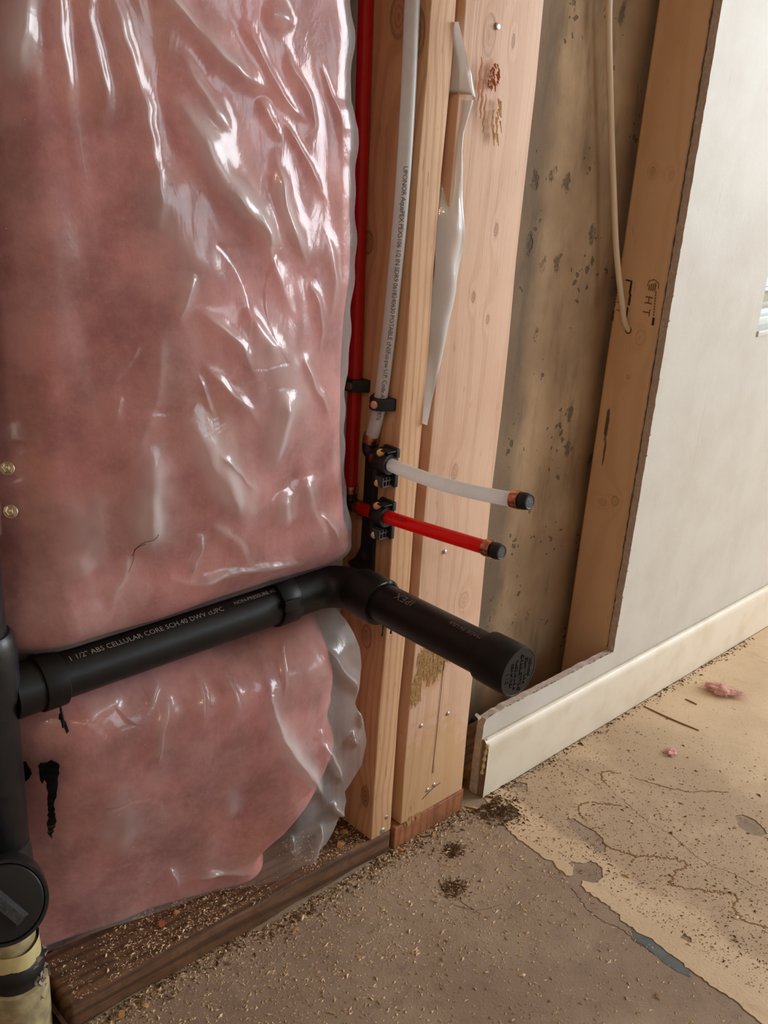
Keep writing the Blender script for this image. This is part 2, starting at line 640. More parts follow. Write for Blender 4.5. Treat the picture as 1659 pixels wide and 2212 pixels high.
# gypsum edge
g = NT('gypsum_edge')
P = g.obj()
c = g.mix(g.ramp(g.noise(P, 160, 5, .7), .35, .7), srgb(196, 174, 160), srgb(220, 204, 190))
g.pbsdf(c, .95, g.bump(g.noise(P, 420, 4, .7), .8, .002))
mat_gypsum = g.m
# baseboard paint
g = NT('baseboard_paint')
P = g.obj()
c = g.mix(g.ramp(g.noise(P, 18, 4), .4, .75), srgb(232, 220, 200), srgb(222, 206, 182))
sp = g.noise(P, 260, 2)
c = g.mix(g.math('MULTIPLY', g.ramp(sp, .70, .76), .5), c, srgb(150, 122, 92))
g.pbsdf(c, .38, g.bump(g.noise(g.scaled(P, (3, 60, 60)), 1.0, 3), .15, .002))
mat_base = g.m

# concrete foundation wall
g = NT('foundation_concrete')
P = g.obj()
n1 = g.noise(P, 5.0, 5, .6)
n2 = g.noise(g.scaled(P, (26, 26, 5)), 1.0, 5, .65)
c = g.mix(g.ramp(n1, .35, .7), srgb(158, 130, 102), srgb(190, 160, 126))
c = g.mix(g.math('MULTIPLY', g.ramp(n2, .50, .70), .45), c, srgb(112, 90, 70))
st = g.noise(g.scaled(P, (9, 9, 2.2)), 1.0, 5, .7)
c = g.mix(g.math('MULTIPLY', g.ramp(st, .54, .64), .38), c, srgb(96, 80, 64))
sx_ = g.n('ShaderNodeSeparateXYZ', {0: P}).outputs[0]
form = g.math('ADD', sx_, g.math('MULTIPLY', g.math('SUBTRACT', g.noise(P, 8, 3), .5), .09))
c = g.mix(g.math('MULTIPLY', g.ramp(form, .405, .37), .55), c, srgb(92, 80, 68))
PD = g.n('ShaderNodeVectorMath', {0: P, 1: g.n('ShaderNodeVectorMath', {0: g.n('ShaderNodeTexNoise', {'Vector': P, 'Scale': 70.0, 'Detail': 3.0}).outputs['Color'], 1: (.022, .022, .022)}, operation='MULTIPLY').outputs[0]}, operation='ADD').outputs[0]
vor = g.n('ShaderNodeTexVoronoi', {'Vector': PD, 'Scale': 62.0, 'Randomness': 1.0})
thr = g.math('MULTIPLY', g.ramp(g.noise(P, 11.0, 2), .46, .72), .30)
pit = g.ramp(g.math('SUBTRACT', vor.outputs['Distance'], thr), .06, .0)
pit = g.math('MULTIPLY', pit, g.ramp(thr, .0, .08))
vor2 = g.n('ShaderNodeTexVoronoi', {'Vector': g.scaled(PD, (1, 1, .55)), 'Scale': 24.0, 'Randomness': 1.0})
rnd = g.n('ShaderNodeSeparateColor', {0: vor2.outputs['Color']}).outputs[0]
big = g.math('MULTIPLY', g.ramp(g.math('ADD', vor2.outputs['Distance'], g.math('MULTIPLY', g.noise(P, 190, 3), .25)), .36, .22), g.math('GREATER_THAN', rnd, .66))
pits = g.math('MAXIMUM', pit, big)
c = g.mix(g.math('MULTIPLY', pits, .72), c, srgb(84, 72, 58))
h = g.math('SUBTRACT', g.math('MULTIPLY', g.noise(P, 240, 4), .25), pits)
g.pbsdf(c, .93, g.bump(h, .9, .003))
mat_conc = g.m

# bare floor slab
g = NT('floor_slab')
P = g.obj()
n1 = g.noise(P, 4.5, 5, .6)
n2 = g.noise(P, 34.0, 5, .65)
c = g.mix(g.ramp(n1, .35, .68), srgb(148, 125, 104), srgb(168, 147, 124))
c = g.mix(g.math('MULTIPLY', g.ramp(n2, .48, .75), .4), c, srgb(100, 80, 64))
n3 = g.noise(P, 420.0, 2)
c = g.mix(g.math('MULTIPLY', g.ramp(n3, .66, .74), .4), c, srgb(172, 146, 116))
g.pbsdf(c, .82, g.bump(g.math('ADD', g.noise(P, 300, 4), g.math('MULTIPLY', n2, .6)), .4, .002))
mat_slab = g.m

# beige coat on the floor
g = NT('beige_floor_coat')
P = g.obj()
n1 = g.noise(P, 7.0, 4, .6)
c = g.mix(g.ramp(n1, .35, .7), srgb(220, 192, 158), srgb(206, 178, 144))
sep = g.n('ShaderNodeSeparateXYZ', {0: P})
edge = g.math('ADD', sep.outputs[0], g.math('MULTIPLY', g.math('SUBTRACT', g.noise(P, 9, 4), .5), .10))
inner = g.math('MULTIPLY', g.ramp(edge, .262, .285), g.ramp(edge, .78, .52))
inner = g.math('MULTIPLY', inner, g.ramp(g.noise(P, 5.0, 4, .7), .28, .55))
c = g.mix(g.math('MULTIPLY', inner, .75), c, srgb(172, 146, 118))
c = g.mix(g.math('MULTIPLY', g.ramp(g.noise(g.scaled(P, (20, 7, 1)), 1.0, 5, .7), .56, .74), .4), c, srgb(176, 142, 102))
c = g.mix(g.math('MULTIPLY', g.ramp(g.noise(P, 330, 2), .64, .72), .55), c, srgb(140, 108, 74))
g.pbsdf(c, .7, g.bump(g.noise(P, 260, 4), .35, .002))
mat_coat = g.m
mat_blue = plain('blue_grey_stain', srgb(106, 112, 112), .85, noise_scale=40, noise_amt=.12)

# glass-fibre insulation
g = NT('pink_insulation')
P = g.obj()
n1 = g.noise(P, 16.0, 5, .62)
n2 = g.noise(P, 130.0, 4, .7)
c = g.mix(g.ramp(n1, .3, .7), srgb(172, 96, 94), srgb(218, 142, 138))
c = g.mix(g.math('MULTIPLY', g.ramp(n2, .45, .75), .18), c, srgb(238, 176, 160))
yl = g.noise(g.scaled(P, (9, 9, 5)), 1.0, 3)
c = g.mix(g.math('MULTIPLY', g.ramp(yl, .56, .74), .30), c, srgb(226, 160, 110))
g.pbsdf(c, .95, g.bump(n2, .18, .006))
mat_batt = g.m

# clear polyethylene: mostly see-through, a milky veil and a shiny skin on both sides
def make_poly(name, haze, gloss_rough, tint):
    g = NT(name)
    P = g.obj()
    sm = g.noise(P, 14.0, 4, .6)
    mic = g.noise(P, 240.0, 3, .6)
    cr_ = g.noise(g.scaled(P, (30, 30, 12)), 1.0, 4, .6, .8)
    nrm = g.bump(g.math('ADD', g.math('MULTIPLY', cr_, .9), g.math('MULTIPLY', mic, .06)), .22, .006)
    tr = g.n('ShaderNodeBsdfTransparent', {'Color': tint})
    df = g.n('ShaderNodeBsdfDiffuse', {'Color': (.86, .85, .85, 1), 'Normal': nrm})
    tl = g.n('ShaderNodeBsdfTranslucent', {'Color': (.86, .85, .85, 1), 'Normal': nrm})
    veil = g.n('ShaderNodeMixShader', {0: .35, 1: df.outputs[0], 2: tl.outputs[0]})
    lf = g.n('ShaderNodeAttribute', attribute_name='lift').outputs['Fac']
    hz = g.math('ADD', g.math('MULTIPLY_ADD', g.ramp(sm, .3, .75), .08, haze), g.math('MULTIPLY', lf, .50), clamp=True)
    body = g.n('ShaderNodeMixShader', {0: hz, 1: tr.outputs[0], 2: veil.outputs[0]})
    gl = g.n('ShaderNodeBsdfGlossy', {'Color': (1, 1, 1, 1), 'Roughness': gloss_rough, 'Normal': nrm})
    gs = g.n('ShaderNodeBsdfGlossy', {'Color': (1, 1, 1, 1), 'Roughness': .07, 'Normal': nrm})
    sk = g.n('ShaderNodeMixShader', {0: .30, 1: gl.outputs[0], 2: gs.outputs[0]})
    fc = g.n('ShaderNodeLayerWeight', {'Blend': .5, 'Normal': nrm}).outputs['Facing']
    k = g.math('MULTIPLY_ADD', g.math('POWER', fc, 4.0), .28, .058, clamp=True)
    fin = g.n('ShaderNodeMixShader', {0: k, 1: body.outputs[0], 2: sk.outputs[0]})
    g.t.links.new(fin.outputs[0], g.out.inputs[0])
    return g.m


mat_poly = make_poly('clear_poly', .10, .27, (.95, .93, .92, 1))
mat_film = make_poly('milky_film', .90, .25, (.95, .94, .93, 1))

g = NT('window_glass')
tr = g.n('ShaderNodeBsdfTransparent', {'Color': (.93, .98, 1, 1)})
gl = g.n('ShaderNodeBsdfGlossy', {'Roughness': .02})
fr = g.math('MULTIPLY_ADD', g.math('POWER', g.n('ShaderNodeLayerWeight', {'Blend': .5}).outputs['Facing'], 5.0), .6, .04)
fin = g.n('ShaderNodeMixShader', {0: fr, 1: tr.outputs[0], 2: gl.outputs[0]})
g.t.links.new(fin.outputs[0], g.out.inputs[0])
mat_glass = g.m

# ------------------------------------------------------------------ the room
XL, XR, YB, YF, ZC = -2.2, 3.0, -3.5, 0.125, 2.4

mb = MB()
mb.box(XL, XR, YB, .35, -.08, 0)
floor = tag(build('floor', mb, mat_slab, origin=(0, 0, 0)), 'bare grey brown concrete floor slab', kind='structure')
mb = MB()
mb.box(XL, XR, YB, .35, ZC, ZC + .08)
tag(build('ceiling', mb, mat_room), kind='structure')
mb = MB()
mb.box(XL - .1, XL, YB, .35, 0, ZC)
tag(build('wall_left', mb, mat_room), kind='structure')

# wall behind the camera, with an opening added for the fill light
def wall_with_hole(name, axis, pos, thick, a0, a1, h0, h1, mat_, amin, amax):
    mb = MB()
    for (p, q, lo, hi) in ((amin, a0, 0, ZC), (a1, amax, 0, ZC), (a0, a1, 0, h0), (a0, a1, h1, ZC)):
        if axis == 'y':
            mb.box(p, q, pos, pos + thick, lo, hi)
        else:
            mb.box(pos, pos + thick, p, q, lo, hi)
    return tag(build(name, mb, mat_), kind='structure')


def window_unit(name, axis, pos, a0, a1, h0, h1, label, rails=()):
    root = tag(emp(name, ((a0 + a1) / 2, pos, h0) if axis == 'y' else (pos, (a0 + a1) / 2, h0)), label, kind='structure')
    w = .045

    def bar(p, q, lo, hi, d0=-.025, d1=.025):
        m = MB()
        if axis == 'y':
            m.box(p, q, pos + d0, pos + d1, lo, hi)
        else:
            m.box(pos + d0, pos + d1, p, q, lo, hi)
        return m
    for (p, q, lo, hi) in ((a0, a1, h0, h0 + w), (a0, a1, h1 - w, h1), (a0, a0 + w, h0 + w, h1 - w), (a1 - w, a1, h0 + w, h1 - w)):
        build('window_frame', bar(p, q, lo, hi), mat_window, root, bevel=.003)
    for zz, hh in rails:
        build('sash_rail', bar(a0 + w, a1 - w, zz, zz + hh, -.015, .015), mat_window, root)
    build('pane', bar(a0 + w, a1 - w, h0 + w, h1 - w, .004, .008), mat_glass, root)
    return root


wall_with_hole('wall_rear', 'y', YB - .1, .1, 0.8, 2.3, 1.0, 2.1, mat_room, XL, XR)
window_unit('fill_window', 'y', YB - .04, 0.8, 2.3, 1.0, 2.1, 'added window behind the viewer, made for the fill light')
wall_with_hole('wall_far', 'x', XR, .1, -2.65, -.85, .82, 2.08, mat_room, YB, .35)
window_unit('window_3', 'x', XR + .04, -2.65, -.85, .82, 2.08, 'large window in the far end wall')

# bulb holder on the ceiling
t = tag(emp('ceiling_lamp', (-1.70, -1.20, ZC)), 'bare bulb in a white holder on the ceiling', 'lamp')
mb = MB()
mb.lathe([(.05, 0), (.05, -.02), (.028, -.05), (.02, -.10)], (-1.70, -1.20, ZC), (0, 0, 1), 24)
build('lamp_holder', mb, mat_window, t, smooth=True)
g = NT('lit_bulb')
em = g.n('ShaderNodeEmission', {'Color': (1.0, .76, .52, 1), 'Strength': 6.0})
g.t.links.new(em.outputs[0], g.out.inputs[0])
mb = MB()
mb.lathe([(.004, 0), (.014, .004), (.024, .016), (.028, .032), (.024, .048), (.014, .064), (.012, .078)], (-1.70, -1.20, 2.225), (0, 0, 1), 24)
build('bulb', mb, g.m, t, smooth=True)

# concrete foundation wall, open where the window is
WX0, WX1, WZ0, WZ1 = .8785, 2.30, .664, 1.42
mb = MB()
for (p, q, lo, hi) in ((XL, WX0 + .05, 0, ZC), (WX1, XR, 0, ZC), (WX0 + .05, WX1, 0, WZ0), (WX0 + .05, WX1, WZ1, ZC)):
    mb.box(p, q, YF, YF + .2, lo, hi)
tag(build('wall_back', mb, mat_conc, origin=(0, YF, 0)), 'rough tan foundation concrete with pits behind the studs', kind='structure')

# ------------------------------------------------------------------ cut drywall: a tall sheet and the low strip left behind the baseboard
DY0, DY1 = .0055, .0185
lp = [(.2325, .002)]
lp += rag([(.2325, .002), (.232, .07), (.2335, .128), (.2375, .137)], .006, .0007, 1)
lp += rag([(.2375, .137), (.262, .1405), (.33, .1405), (.42, .1395), (.50, .140), (.5755, .138)], .009, .0006, 2)
lp += rag([(.5755, .138), (.5775, .40), (.5765, .75), (.578, 1.1), (.577, ZC)], .012, .0005, 3)
lp += [(XR, ZC), (XR, .002)]
hole = [(WX0, WZ0), (WX0, WZ1), (WX1, WZ1), (WX1, WZ0)]
V, F = curve_fill([lp, hole], DY0, DY1, 'xz')
mb = MB().add(V, F)
dry = build('wall_right', mb, [mat_paint, mat_gypsum], origin=(.9, .012, 0))
for p in dry.data.polygons:
    p.material_index = 0 if abs(p.normal.y) > .9 else 1
tag(dry, 'white painted drywall sheet cut to an L along a stud', kind='structure')
# torn paper curls along the cut
mb = MB()
for k in range(46):
    z = random.uniform(.16, 1.18)
    w = random.uniform(.001, .0035)
    L = random.uniform(.002, .006)
    x = .577
    mb.add([(x, DY0 - .0002, z), (x, DY0 - .0002, z + L), (x - w, DY0 - random.uniform(.0005, .0025), z + L * .6), (x - w * .5, DY0 + .0004, z + L * .2)], [(0, 1, 2), (0, 2, 3)])
for k in range(26):
    x = random.uniform(.245, .57)
    L = random.uniform(.002, .006)
    mb.add([(x, DY0, .139), (x + L, DY0, .139), (x + L * .5, DY0 - .001, .1405 + random.uniform(.0005, .0025)), (x + .1 * L, DY0 + .002, .141)], [(0, 1, 2), (0, 2, 3)])
tag(build('paper_fray', mb, mat_paper, dry), kind='stuff')
# dark ragged strip coloured as the shade in the gap between stud and board
mb = MB()
pts = [(.5772 + random.uniform(-.0004, .0004), .0190 + random.uniform(-.0006, .0006), z) for z in np.arange(.142, 1.3, .006)]
mb.tube(pts, [random.uniform(.0006, .0016) for _ in pts], 5)
build('gap_strip', mb, plain('gap_shade_grey', srgb(112, 96, 92), .95, noise_scale=200), dry)
# scratches and dings in the paint
mb = MB()
for (x0, z0, x1, z1) in ((.742, .60, .735, .40), (.66, .83, .668, .92), (.70, .47, .703, .455), (.612, .77, .622, .80), (.75, .50, .757, .49)):
    mb.tube([(x0, DY0 + .0002, z0), ((x0 + x1) / 2 + .001, DY0 + .0002, (z0 + z1) / 2), (x1, DY0 + .0002, z1)], .0003, 5)
build('scratch', mb, plain('scuffed_paint', srgb(212, 205, 194), .6), dry)

# baseboard
BX0, BT, BH = .2355, .0125, .103
prof = [(DY0 - .0005, .001), (DY0 - BT, .001), (DY0 - BT, BH - .013), (DY0 - BT + .0015, BH - .009), (DY0 - BT + .0055, BH - .003), (DY0 - .004, BH), (DY0 - .0005, BH)]
mb = MB()
xs = np.linspace(BX0, XR - .01, 60)
V = [(x + (.0008 * math.sin(z * 300) if i == 0 else 0), y, z) for i, x in enumerate(xs) for (y, z) in prof]
n = len(prof)
F = [(i * n + j, i * n + (j + 1) % n, (i + 1) * n + (j + 1) % n, (i + 1) * n + j) for i in range(len(xs) - 1) for j in range(n)]
mb.add(V, F)
mb.add(V[:n], [tuple(range(n))], 1)
bb = build('baseboard_right', mb, [mat_base, plain('raw_baseboard_end', srgb(150, 116, 90), .8, noise_scale=150)], smooth=True, sharp=30, origin=(1.2, 0, 0))
tag(bb, 'cream painted baseboard with a sawn left end', kind='structure')
mb = MB()
mb.tube(spline([(.2345, DY0 - BT + .001, .100), (.2338, DY0 - .009, .080), (.2342, DY0 - .008, .060), (.2335, DY0 - .007, .045)], 22), [.0022 + .0010 * math.sin(i * 1.3) for i in range(22)], 8)
build('caulk_bead', mb, mat_caulk, bb, smooth=True)
mb = MB()
mb.tube(spline([(.2348, DY0 - BT - .0002, .092), (.2352, DY0 - BT - .0003, .05), (.2346, DY0 - BT - .0002, .004)], 12), .0006, 5)
build('paint_crack', mb, mat_crack, bb)
pl = spline([(BX0 + .003, DY0 - BT + .008, BH + .0003), (.5, DY0 - BT + .0075, BH + .0005), (1.4, DY0 - BT + .008, BH + .0004)], 120)
mb = MB()
mb.tube(pl, [.0016 + .0006 * random.random() for _ in range(120)], 6)
build('caulk_bead', mb, mat_base, bb, smooth=True)

# curl of torn paper at the strip's end
mb = MB()
c0 = spline([(.231, .016, .131), (.227, .012, .138), (.220, .010, .146), (.217, .012, .150)], 14)
wv = np.array([.004, -.003, .006])
V = [tuple(p + s * wv * (1 - .4 * i / 13) + np.array([0, th, 0])) for i, p in enumerate(c0) for s in (0, 1) for th in (0, .0005)]
F = []
for i in range(13):
    a = i * 4
    F += [(a, a + 2, a + 6, a + 4), (a + 1, a + 5, a + 7, a + 3), (a, a + 4, a + 5, a + 1), (a + 2, a + 3, a + 7, a + 6)]
F += [(0, 1, 3, 2), (52, 54, 55, 53)]
mb.add(V, F)
build('torn_paper', mb, plain('white_paper', srgb(226, 222, 214), .8), dry, smooth=True)

# ------------------------------------------------------------------ the window in the drywall
wr = tag(emp('window_1', (1.25, .05, WZ0)), 'white framed window glimpsed at the right edge of the drywall', kind='structure')
for nm, a in (('window_sill', (WX0 + .001, WX1, .002, .11, WZ0 - .0005, WZ0 + .010)), ('window_frame', (WX0 + .001, WX1, .030, .075, WZ0 + .010, WZ0 + .026)),
              ('window_frame', (WX0 + .001, WX0 + .010, .030, .075, WZ0 + .026, WZ1 - .02)), ('window_frame', (WX1 - .04, WX1, .030, .075, WZ0 + .026, WZ1 - .02)),
              ('window_frame', (WX0 + .001, WX1, .030, .075, WZ1 - .02, WZ1))):
    build(nm, MB().box(*a), mat_window, wr, bevel=.0015)
for z in (.730, .775, .822, .87, .92, .97, 1.02, 1.07, 1.12, 1.17, 1.22, 1.27, 1.32):
    build('blind_slat', MB().box(WX0 + .012, WX1 - .042, .052, .070, z, z + .0016), mat_window, wr)
build('pane', MB().box(WX0 + .010, WX1 - .04, .0735, .0745, WZ0 + .026, WZ1 - .02), mat_glass, wr)
build('well_wall', MB().box(WX0 + .06, WX1 + .9, .62, .66, .3, .47), plain('window_well', srgb(150, 156, 148), .9), wr)

# ------------------------------------------------------------------ plates and studs
def plate_dark():
    o = board('bottom_plate', -.445, .0405, .0, .089, .0, .038, mat_plate_dark, bevel=.004, wob=.0012)
    o.rotation_euler = (0, 0, math.radians(-1.3))
    o.location.y += .004
    return tag(o, 'dark weathered bottom plate covered in sawdust below the insulation', 'lumber')


p1 = plate_dark()
p2 = tag(board('bottom_plate', .0455, .1905, -.0035, .0855, 0, .0375, mat_plate_red, bevel=.002), 'short reddish brown plate offcut under the wide pale board', 'lumber')
p3 = tag(board('bottom_plate', .235, 2.6, .021, .110, 0, .038, mat_plate_back, bevel=.002), 'bottom plate running behind the drywall and baseboard', 'lumber')

s1 = board('wall_stud', 0, .038, 0, .089, .038, ZC, mat_stud_mid, bevel=.0018)
tag(s1, 'fir stud carrying the white and red water pipes', 'stud')
s2 = board('wall_stud', .0565, .187, -.002, .036, .0378, ZC, mat_flat, bevel=.0015, tilt=(-.006, 0))
tag(s2, 'wide pale board turned flat beside the pipe stud, torn near its foot', 'stud')
s3 = board('wall_stud', .5775, .6155, .0195, .1085, .038, ZC, mat_right, bevel=.0055, wob=.0002)
tag(s3, 'smooth stud with ink stamps along the cut drywall edge', 'stud')


def nail(parent, p, d, r=.0042, m=mat_nail, name='nail'):
    mb = MB()
    d = np.asarray(d, float) / np.linalg.norm(d)
    mb.lathe([(r * .3, -.006), (r * .34, -.0002), (r, -.0001), (r, .0009), (r * .72, .0016), (r * .3, .0017)], p, d, 18)
    return build(name, mb, m, parent, smooth=True)


nail(s1, (.0216, -.0012, .045), (-.1, -1, .15), .0042)
nail(s1, (.0275, -.0002, .0645), (0, -1, 0), .0036)
for x, z in ((.1035, 1.0765), (.0975, .455), (.137, .192), (.082, .194), (.108, .074), (.121, .077)):
    nail(s2, (x, -.003 if z > .3 else -.0025, z), (0, -1, .12), .0038 if z > .9 else .003)


# torn fibres on the wide board: slivers standing proud of the face
def slivers(parent, name, n, cx, cz, sx, sz, y, lmin, lmax, m, lean=.25):
    mb = MB()
    for k in range(n):
        a = random.uniform(0, 2 * math.pi)
        q = math.sqrt(random.random())
        x, z = cx + sx * q * math.cos(a), cz + sz * q * math.sin(a)
        L = random.uniform(lmin, lmax)
        w = random.uniform(.0005, .0014)
        ang = random.gauss(0, .18)
        out = random.uniform(.0004, .0032) * (1 - .4 * q)
        dx, dz = math.sin(ang) * L, -math.cos(ang) * L
        b = np.array([x, y, z])
        tip = b + np.array([dx, -out, dz])
        mb.add([b + (-w, .0004, 0), b + (w, .0004, 0), b + (0, -.0012, .0005), tip + (-w * .4, 0, 0), tip + (w * .4, 0, 0), tip + (0, -.0006, 0)],
               [(0, 1, 4, 3), (1, 2, 5, 4), (2, 0, 3, 5), (0, 2, 1), (3, 4, 5)])
    return tag(build(name, mb, m, parent), kind='stuff')


slivers(s2, 'torn_fibre', 230, .094, .304, .034, .030, -.002, .008, .026, mat_sliver)
slivers(s2, 'torn_fibre', 120, .066, .262, .011, .024, -.002, .006, .016, mat_sliver)
slivers(s2, 'torn_fibre', 46, .100, 1.026, .010, .014, -.0075, .002, .006, plain('torn_knot', srgb(186, 116, 78), .85))
slivers(s2, 'torn_fibre', 26, .112, .985, .008, .020, -.0072, .006, .014, mat_sliver)
slivers(s2, 'torn_fibre', 40, .080, .041, .018, .0035, -.003, .004, .012, mat_sliver)
# long shallow tear-outs left by the planer
for x, z, w, L in ((.077, 1.022, .0028, .022), (.083, 1.002, .0022, .020), (.0895, .988, .0018, .020)):
    mb = MB()
    V = [(x + .0012 * math.sin(i * 2.1) + s * w * math.sin(math.pi * (i + .5) / 9), -.0078 - (.0004 if s == 0 else 0), z + L * (i / 8 - .5) * 2) for i in range(9) for s in (-1, 0, 1)]
    F = [(i * 3 + j, i * 3 + j + 1, (i + 1) * 3 + j + 1, (i + 1) * 3 + j) for i in range(8) for j in range(2)]
    mb.add(V, F)
    build('tear_out', mb, plain('tear_out_wood', srgb(180, 116, 76), .8, noise_scale=300), s2, smooth=True)
# checks: thin splits along the grain, and the split foot
mb = MB()
mb.tube(spline([(.117, -.0027, .285), (.1165, -.0028, .20), (.1155, -.0027, .10)], 20), .00035, 5)
mb.tube(spline([(.098, -.0027, .062), (.118, -.0028, .071), (.135, -.0027, .074)], 12), .0005, 5)
build('split', mb, mat_hair, s2)
# splinters at the foot of the stamped stud
slivers(s3, 'torn_fibre', 16, .581, .150, .003, .004, .030, .004, .010, plain('splinter_wood', srgb(216, 170, 132), .8))


# ink stamps on the right stud (left face, x = .5775)
def stamp_flat(mb, s, size, y, z):
    # reads downward, letter tops toward the room, on the face that looks to -x
    text_flat(mb, s, size, (.5768, y, z), (0, 0, -1), (0, -1, 0), .0001, 1.05)


def bars(boxes, m):
    mb = MB()
    for y0, y1, z0, z1 in boxes:
        mb.box(.5768, .5771, y0, y1, z0, z1)
    return build('ink_stamp', mb, m, s3)


for txt, y, z, sz, m in (('H', .0455, .7420, .019, mat_stamp2), ('T', .0465, .7225, .019, mat_stamp2), ('H', .0965, .7330, .015, mat_stamp2), ('T', .0965, .7170, .015, mat_stamp2)):
    mb = MB()
    stamp_flat(mb, txt, sz, y, z)
    build('stamped_letter', mb, m, s3)
# mill logo: open hexagon filled with bars, a column of small print and a dark block under it
hexa = [(.0425 + .0105 * math.cos(math.radians(a)), .764 + .0095 * math.sin(math.radians(a))) for a in (200, 150, 95, 40, -10)]
mb = MB()
mb.tube([(.5770, y, z) for y, z in hexa], .0006, 4)
build('ink_stamp', mb, mat_stamp2, s3)
for k in range(4):
    bars([(.0375 + .0035 * k, .0392 + .0035 * k, .7560, .7685 - .0012 * k)], mat_stamp2)
tag(bars([(.0322 + .0003 * k, .0344 + .0003 * k, .7195 + .0042 * k, .7220 + .0042 * k) for k in range(9)], mat_stamp2), kind='stuff')
bars([(.0305, .0345, .7045, .7165)], mat_stamp)
for q in ((.0800, .0835, .7450, .7660), (.0785, .0822, .7275, .7455), (.0800, .0826, .7080, .7240), (.0840, .0925, .7640, .7665),
          (.0885, .0915, .7205, .7255), (.0850, .0880, .7000, .7125), (.1052, .1078, .7085, .7150), (.1050, .1075, .6990, .7070)):
    bars([q], mat_stamp)
tag(bars([(.1045, .1062, .722 + .005 * k, .7248 + .005 * k) for k in range(8)], mat_stamp2), kind='stuff')
# bored hole for the cable
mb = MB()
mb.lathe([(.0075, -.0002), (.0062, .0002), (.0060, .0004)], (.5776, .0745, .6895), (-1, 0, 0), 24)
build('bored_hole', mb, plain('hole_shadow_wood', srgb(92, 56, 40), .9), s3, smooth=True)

# cable: flat white jacket, hangs in front of the concrete and enters the hole
cp = spline([(.452, .104, 1.40), (.4525, .104, 1.146), (.484, .104, 1.032), (.521, .102, .906), (.546, .094, .80), (.560, .083, .735), (.5715, .0765, .697), (.579, .0735, .688)], 70)
P_, T_, N_, B_ = frames(cp)
mb = MB()
seg = 14
V, F = tube(cp, .0034, seg)
V = V.reshape(len(cp), seg, 3)
for i in range(len(cp)):
    w = np.array([.72, -.60, 0.0])
    d = V[i] - cp[i]
    comp = d @ w
    V[i] = cp[i] + d + comp[:, None] * w * .45
mb.add(V.reshape(-1, 3), F)
tag(build('cable', mb, mat_cable, smooth=True, sharp=60), 'white cable hanging over the concrete into a hole in the stud', 'cable')

# ------------------------------------------------------------------ insulation and plastic sheet
def sstep(a, b, x):
    t = np.clip((x - a) / (b - a), 0, 1)
    return t * t * (3 - 2 * t)


UZ = np.array([.40, .477, .500, .521, .551, .587, .622, .650, .692, .728, .768, .817, .864, .910, .964, .989, 1.018, 1.055, 1.078, 1.30])
UX = np.array([-.045, -.048, -.056, -.067, -.072, -.078, -.086, -.091, -.092, -.090, -.088, -.083, -.084, -.085, -.087, -.094, -.093, -.094, -.101, -.101])
LZ = np.array([.040, .052, .066, .078, .095, .120, .132, .150, .159, .178, .212, .244, .279, .292, .33, .357, .402, .45])
LX = np.array([-.143, -.133, -.102, -.083, -.072, -.061, -.054, -.058, -.046, -.028, -.022, -.029, -.047, -.046, -.039, -.041, -.052, -.052])


def recede(x):
    # the film leans back toward the stack at the left
    return .055 * np.clip((-.22 - x) / .27, 0, 1) ** 1.5


def base_up(x, z):
    y = .012 - .022 * np.exp(-((z - .72) / .17) ** 2 - ((x + .24) / .16) ** 2)
    y = y + .045 * sstep(-.405, -.50, x)
    d = np.clip((.512 - z) / .062, 0, 1)
    return y + .072 * (1 - np.sqrt(1 - np.minimum(d, .999) ** 2)) + recede(x) * sstep(.46, .56, z)


def base_lo(x, z):
    y = .004 + .0 * x
    yb = np.interp(x, [-.62, -.452, -.345, -.305, -.222, -.133, -.05], [.115, .100, .076, .070, .046, .010, .002])
    t = sstep(.36, .05, z)
    y = y * (1 - t) + yb * t
    y = y + .055 * sstep(-.405, -.50, x) * (1 - t)
    d = np.clip((z - .335) / .075, 0, 1)
    k = sstep(-.03, -.16, x)
    return y + (.075 * k + .045 * (1 - k)) * d ** 2.2 + .6 * recede(x) * sstep(.40, .33, z) * sstep(.05, .25, z)


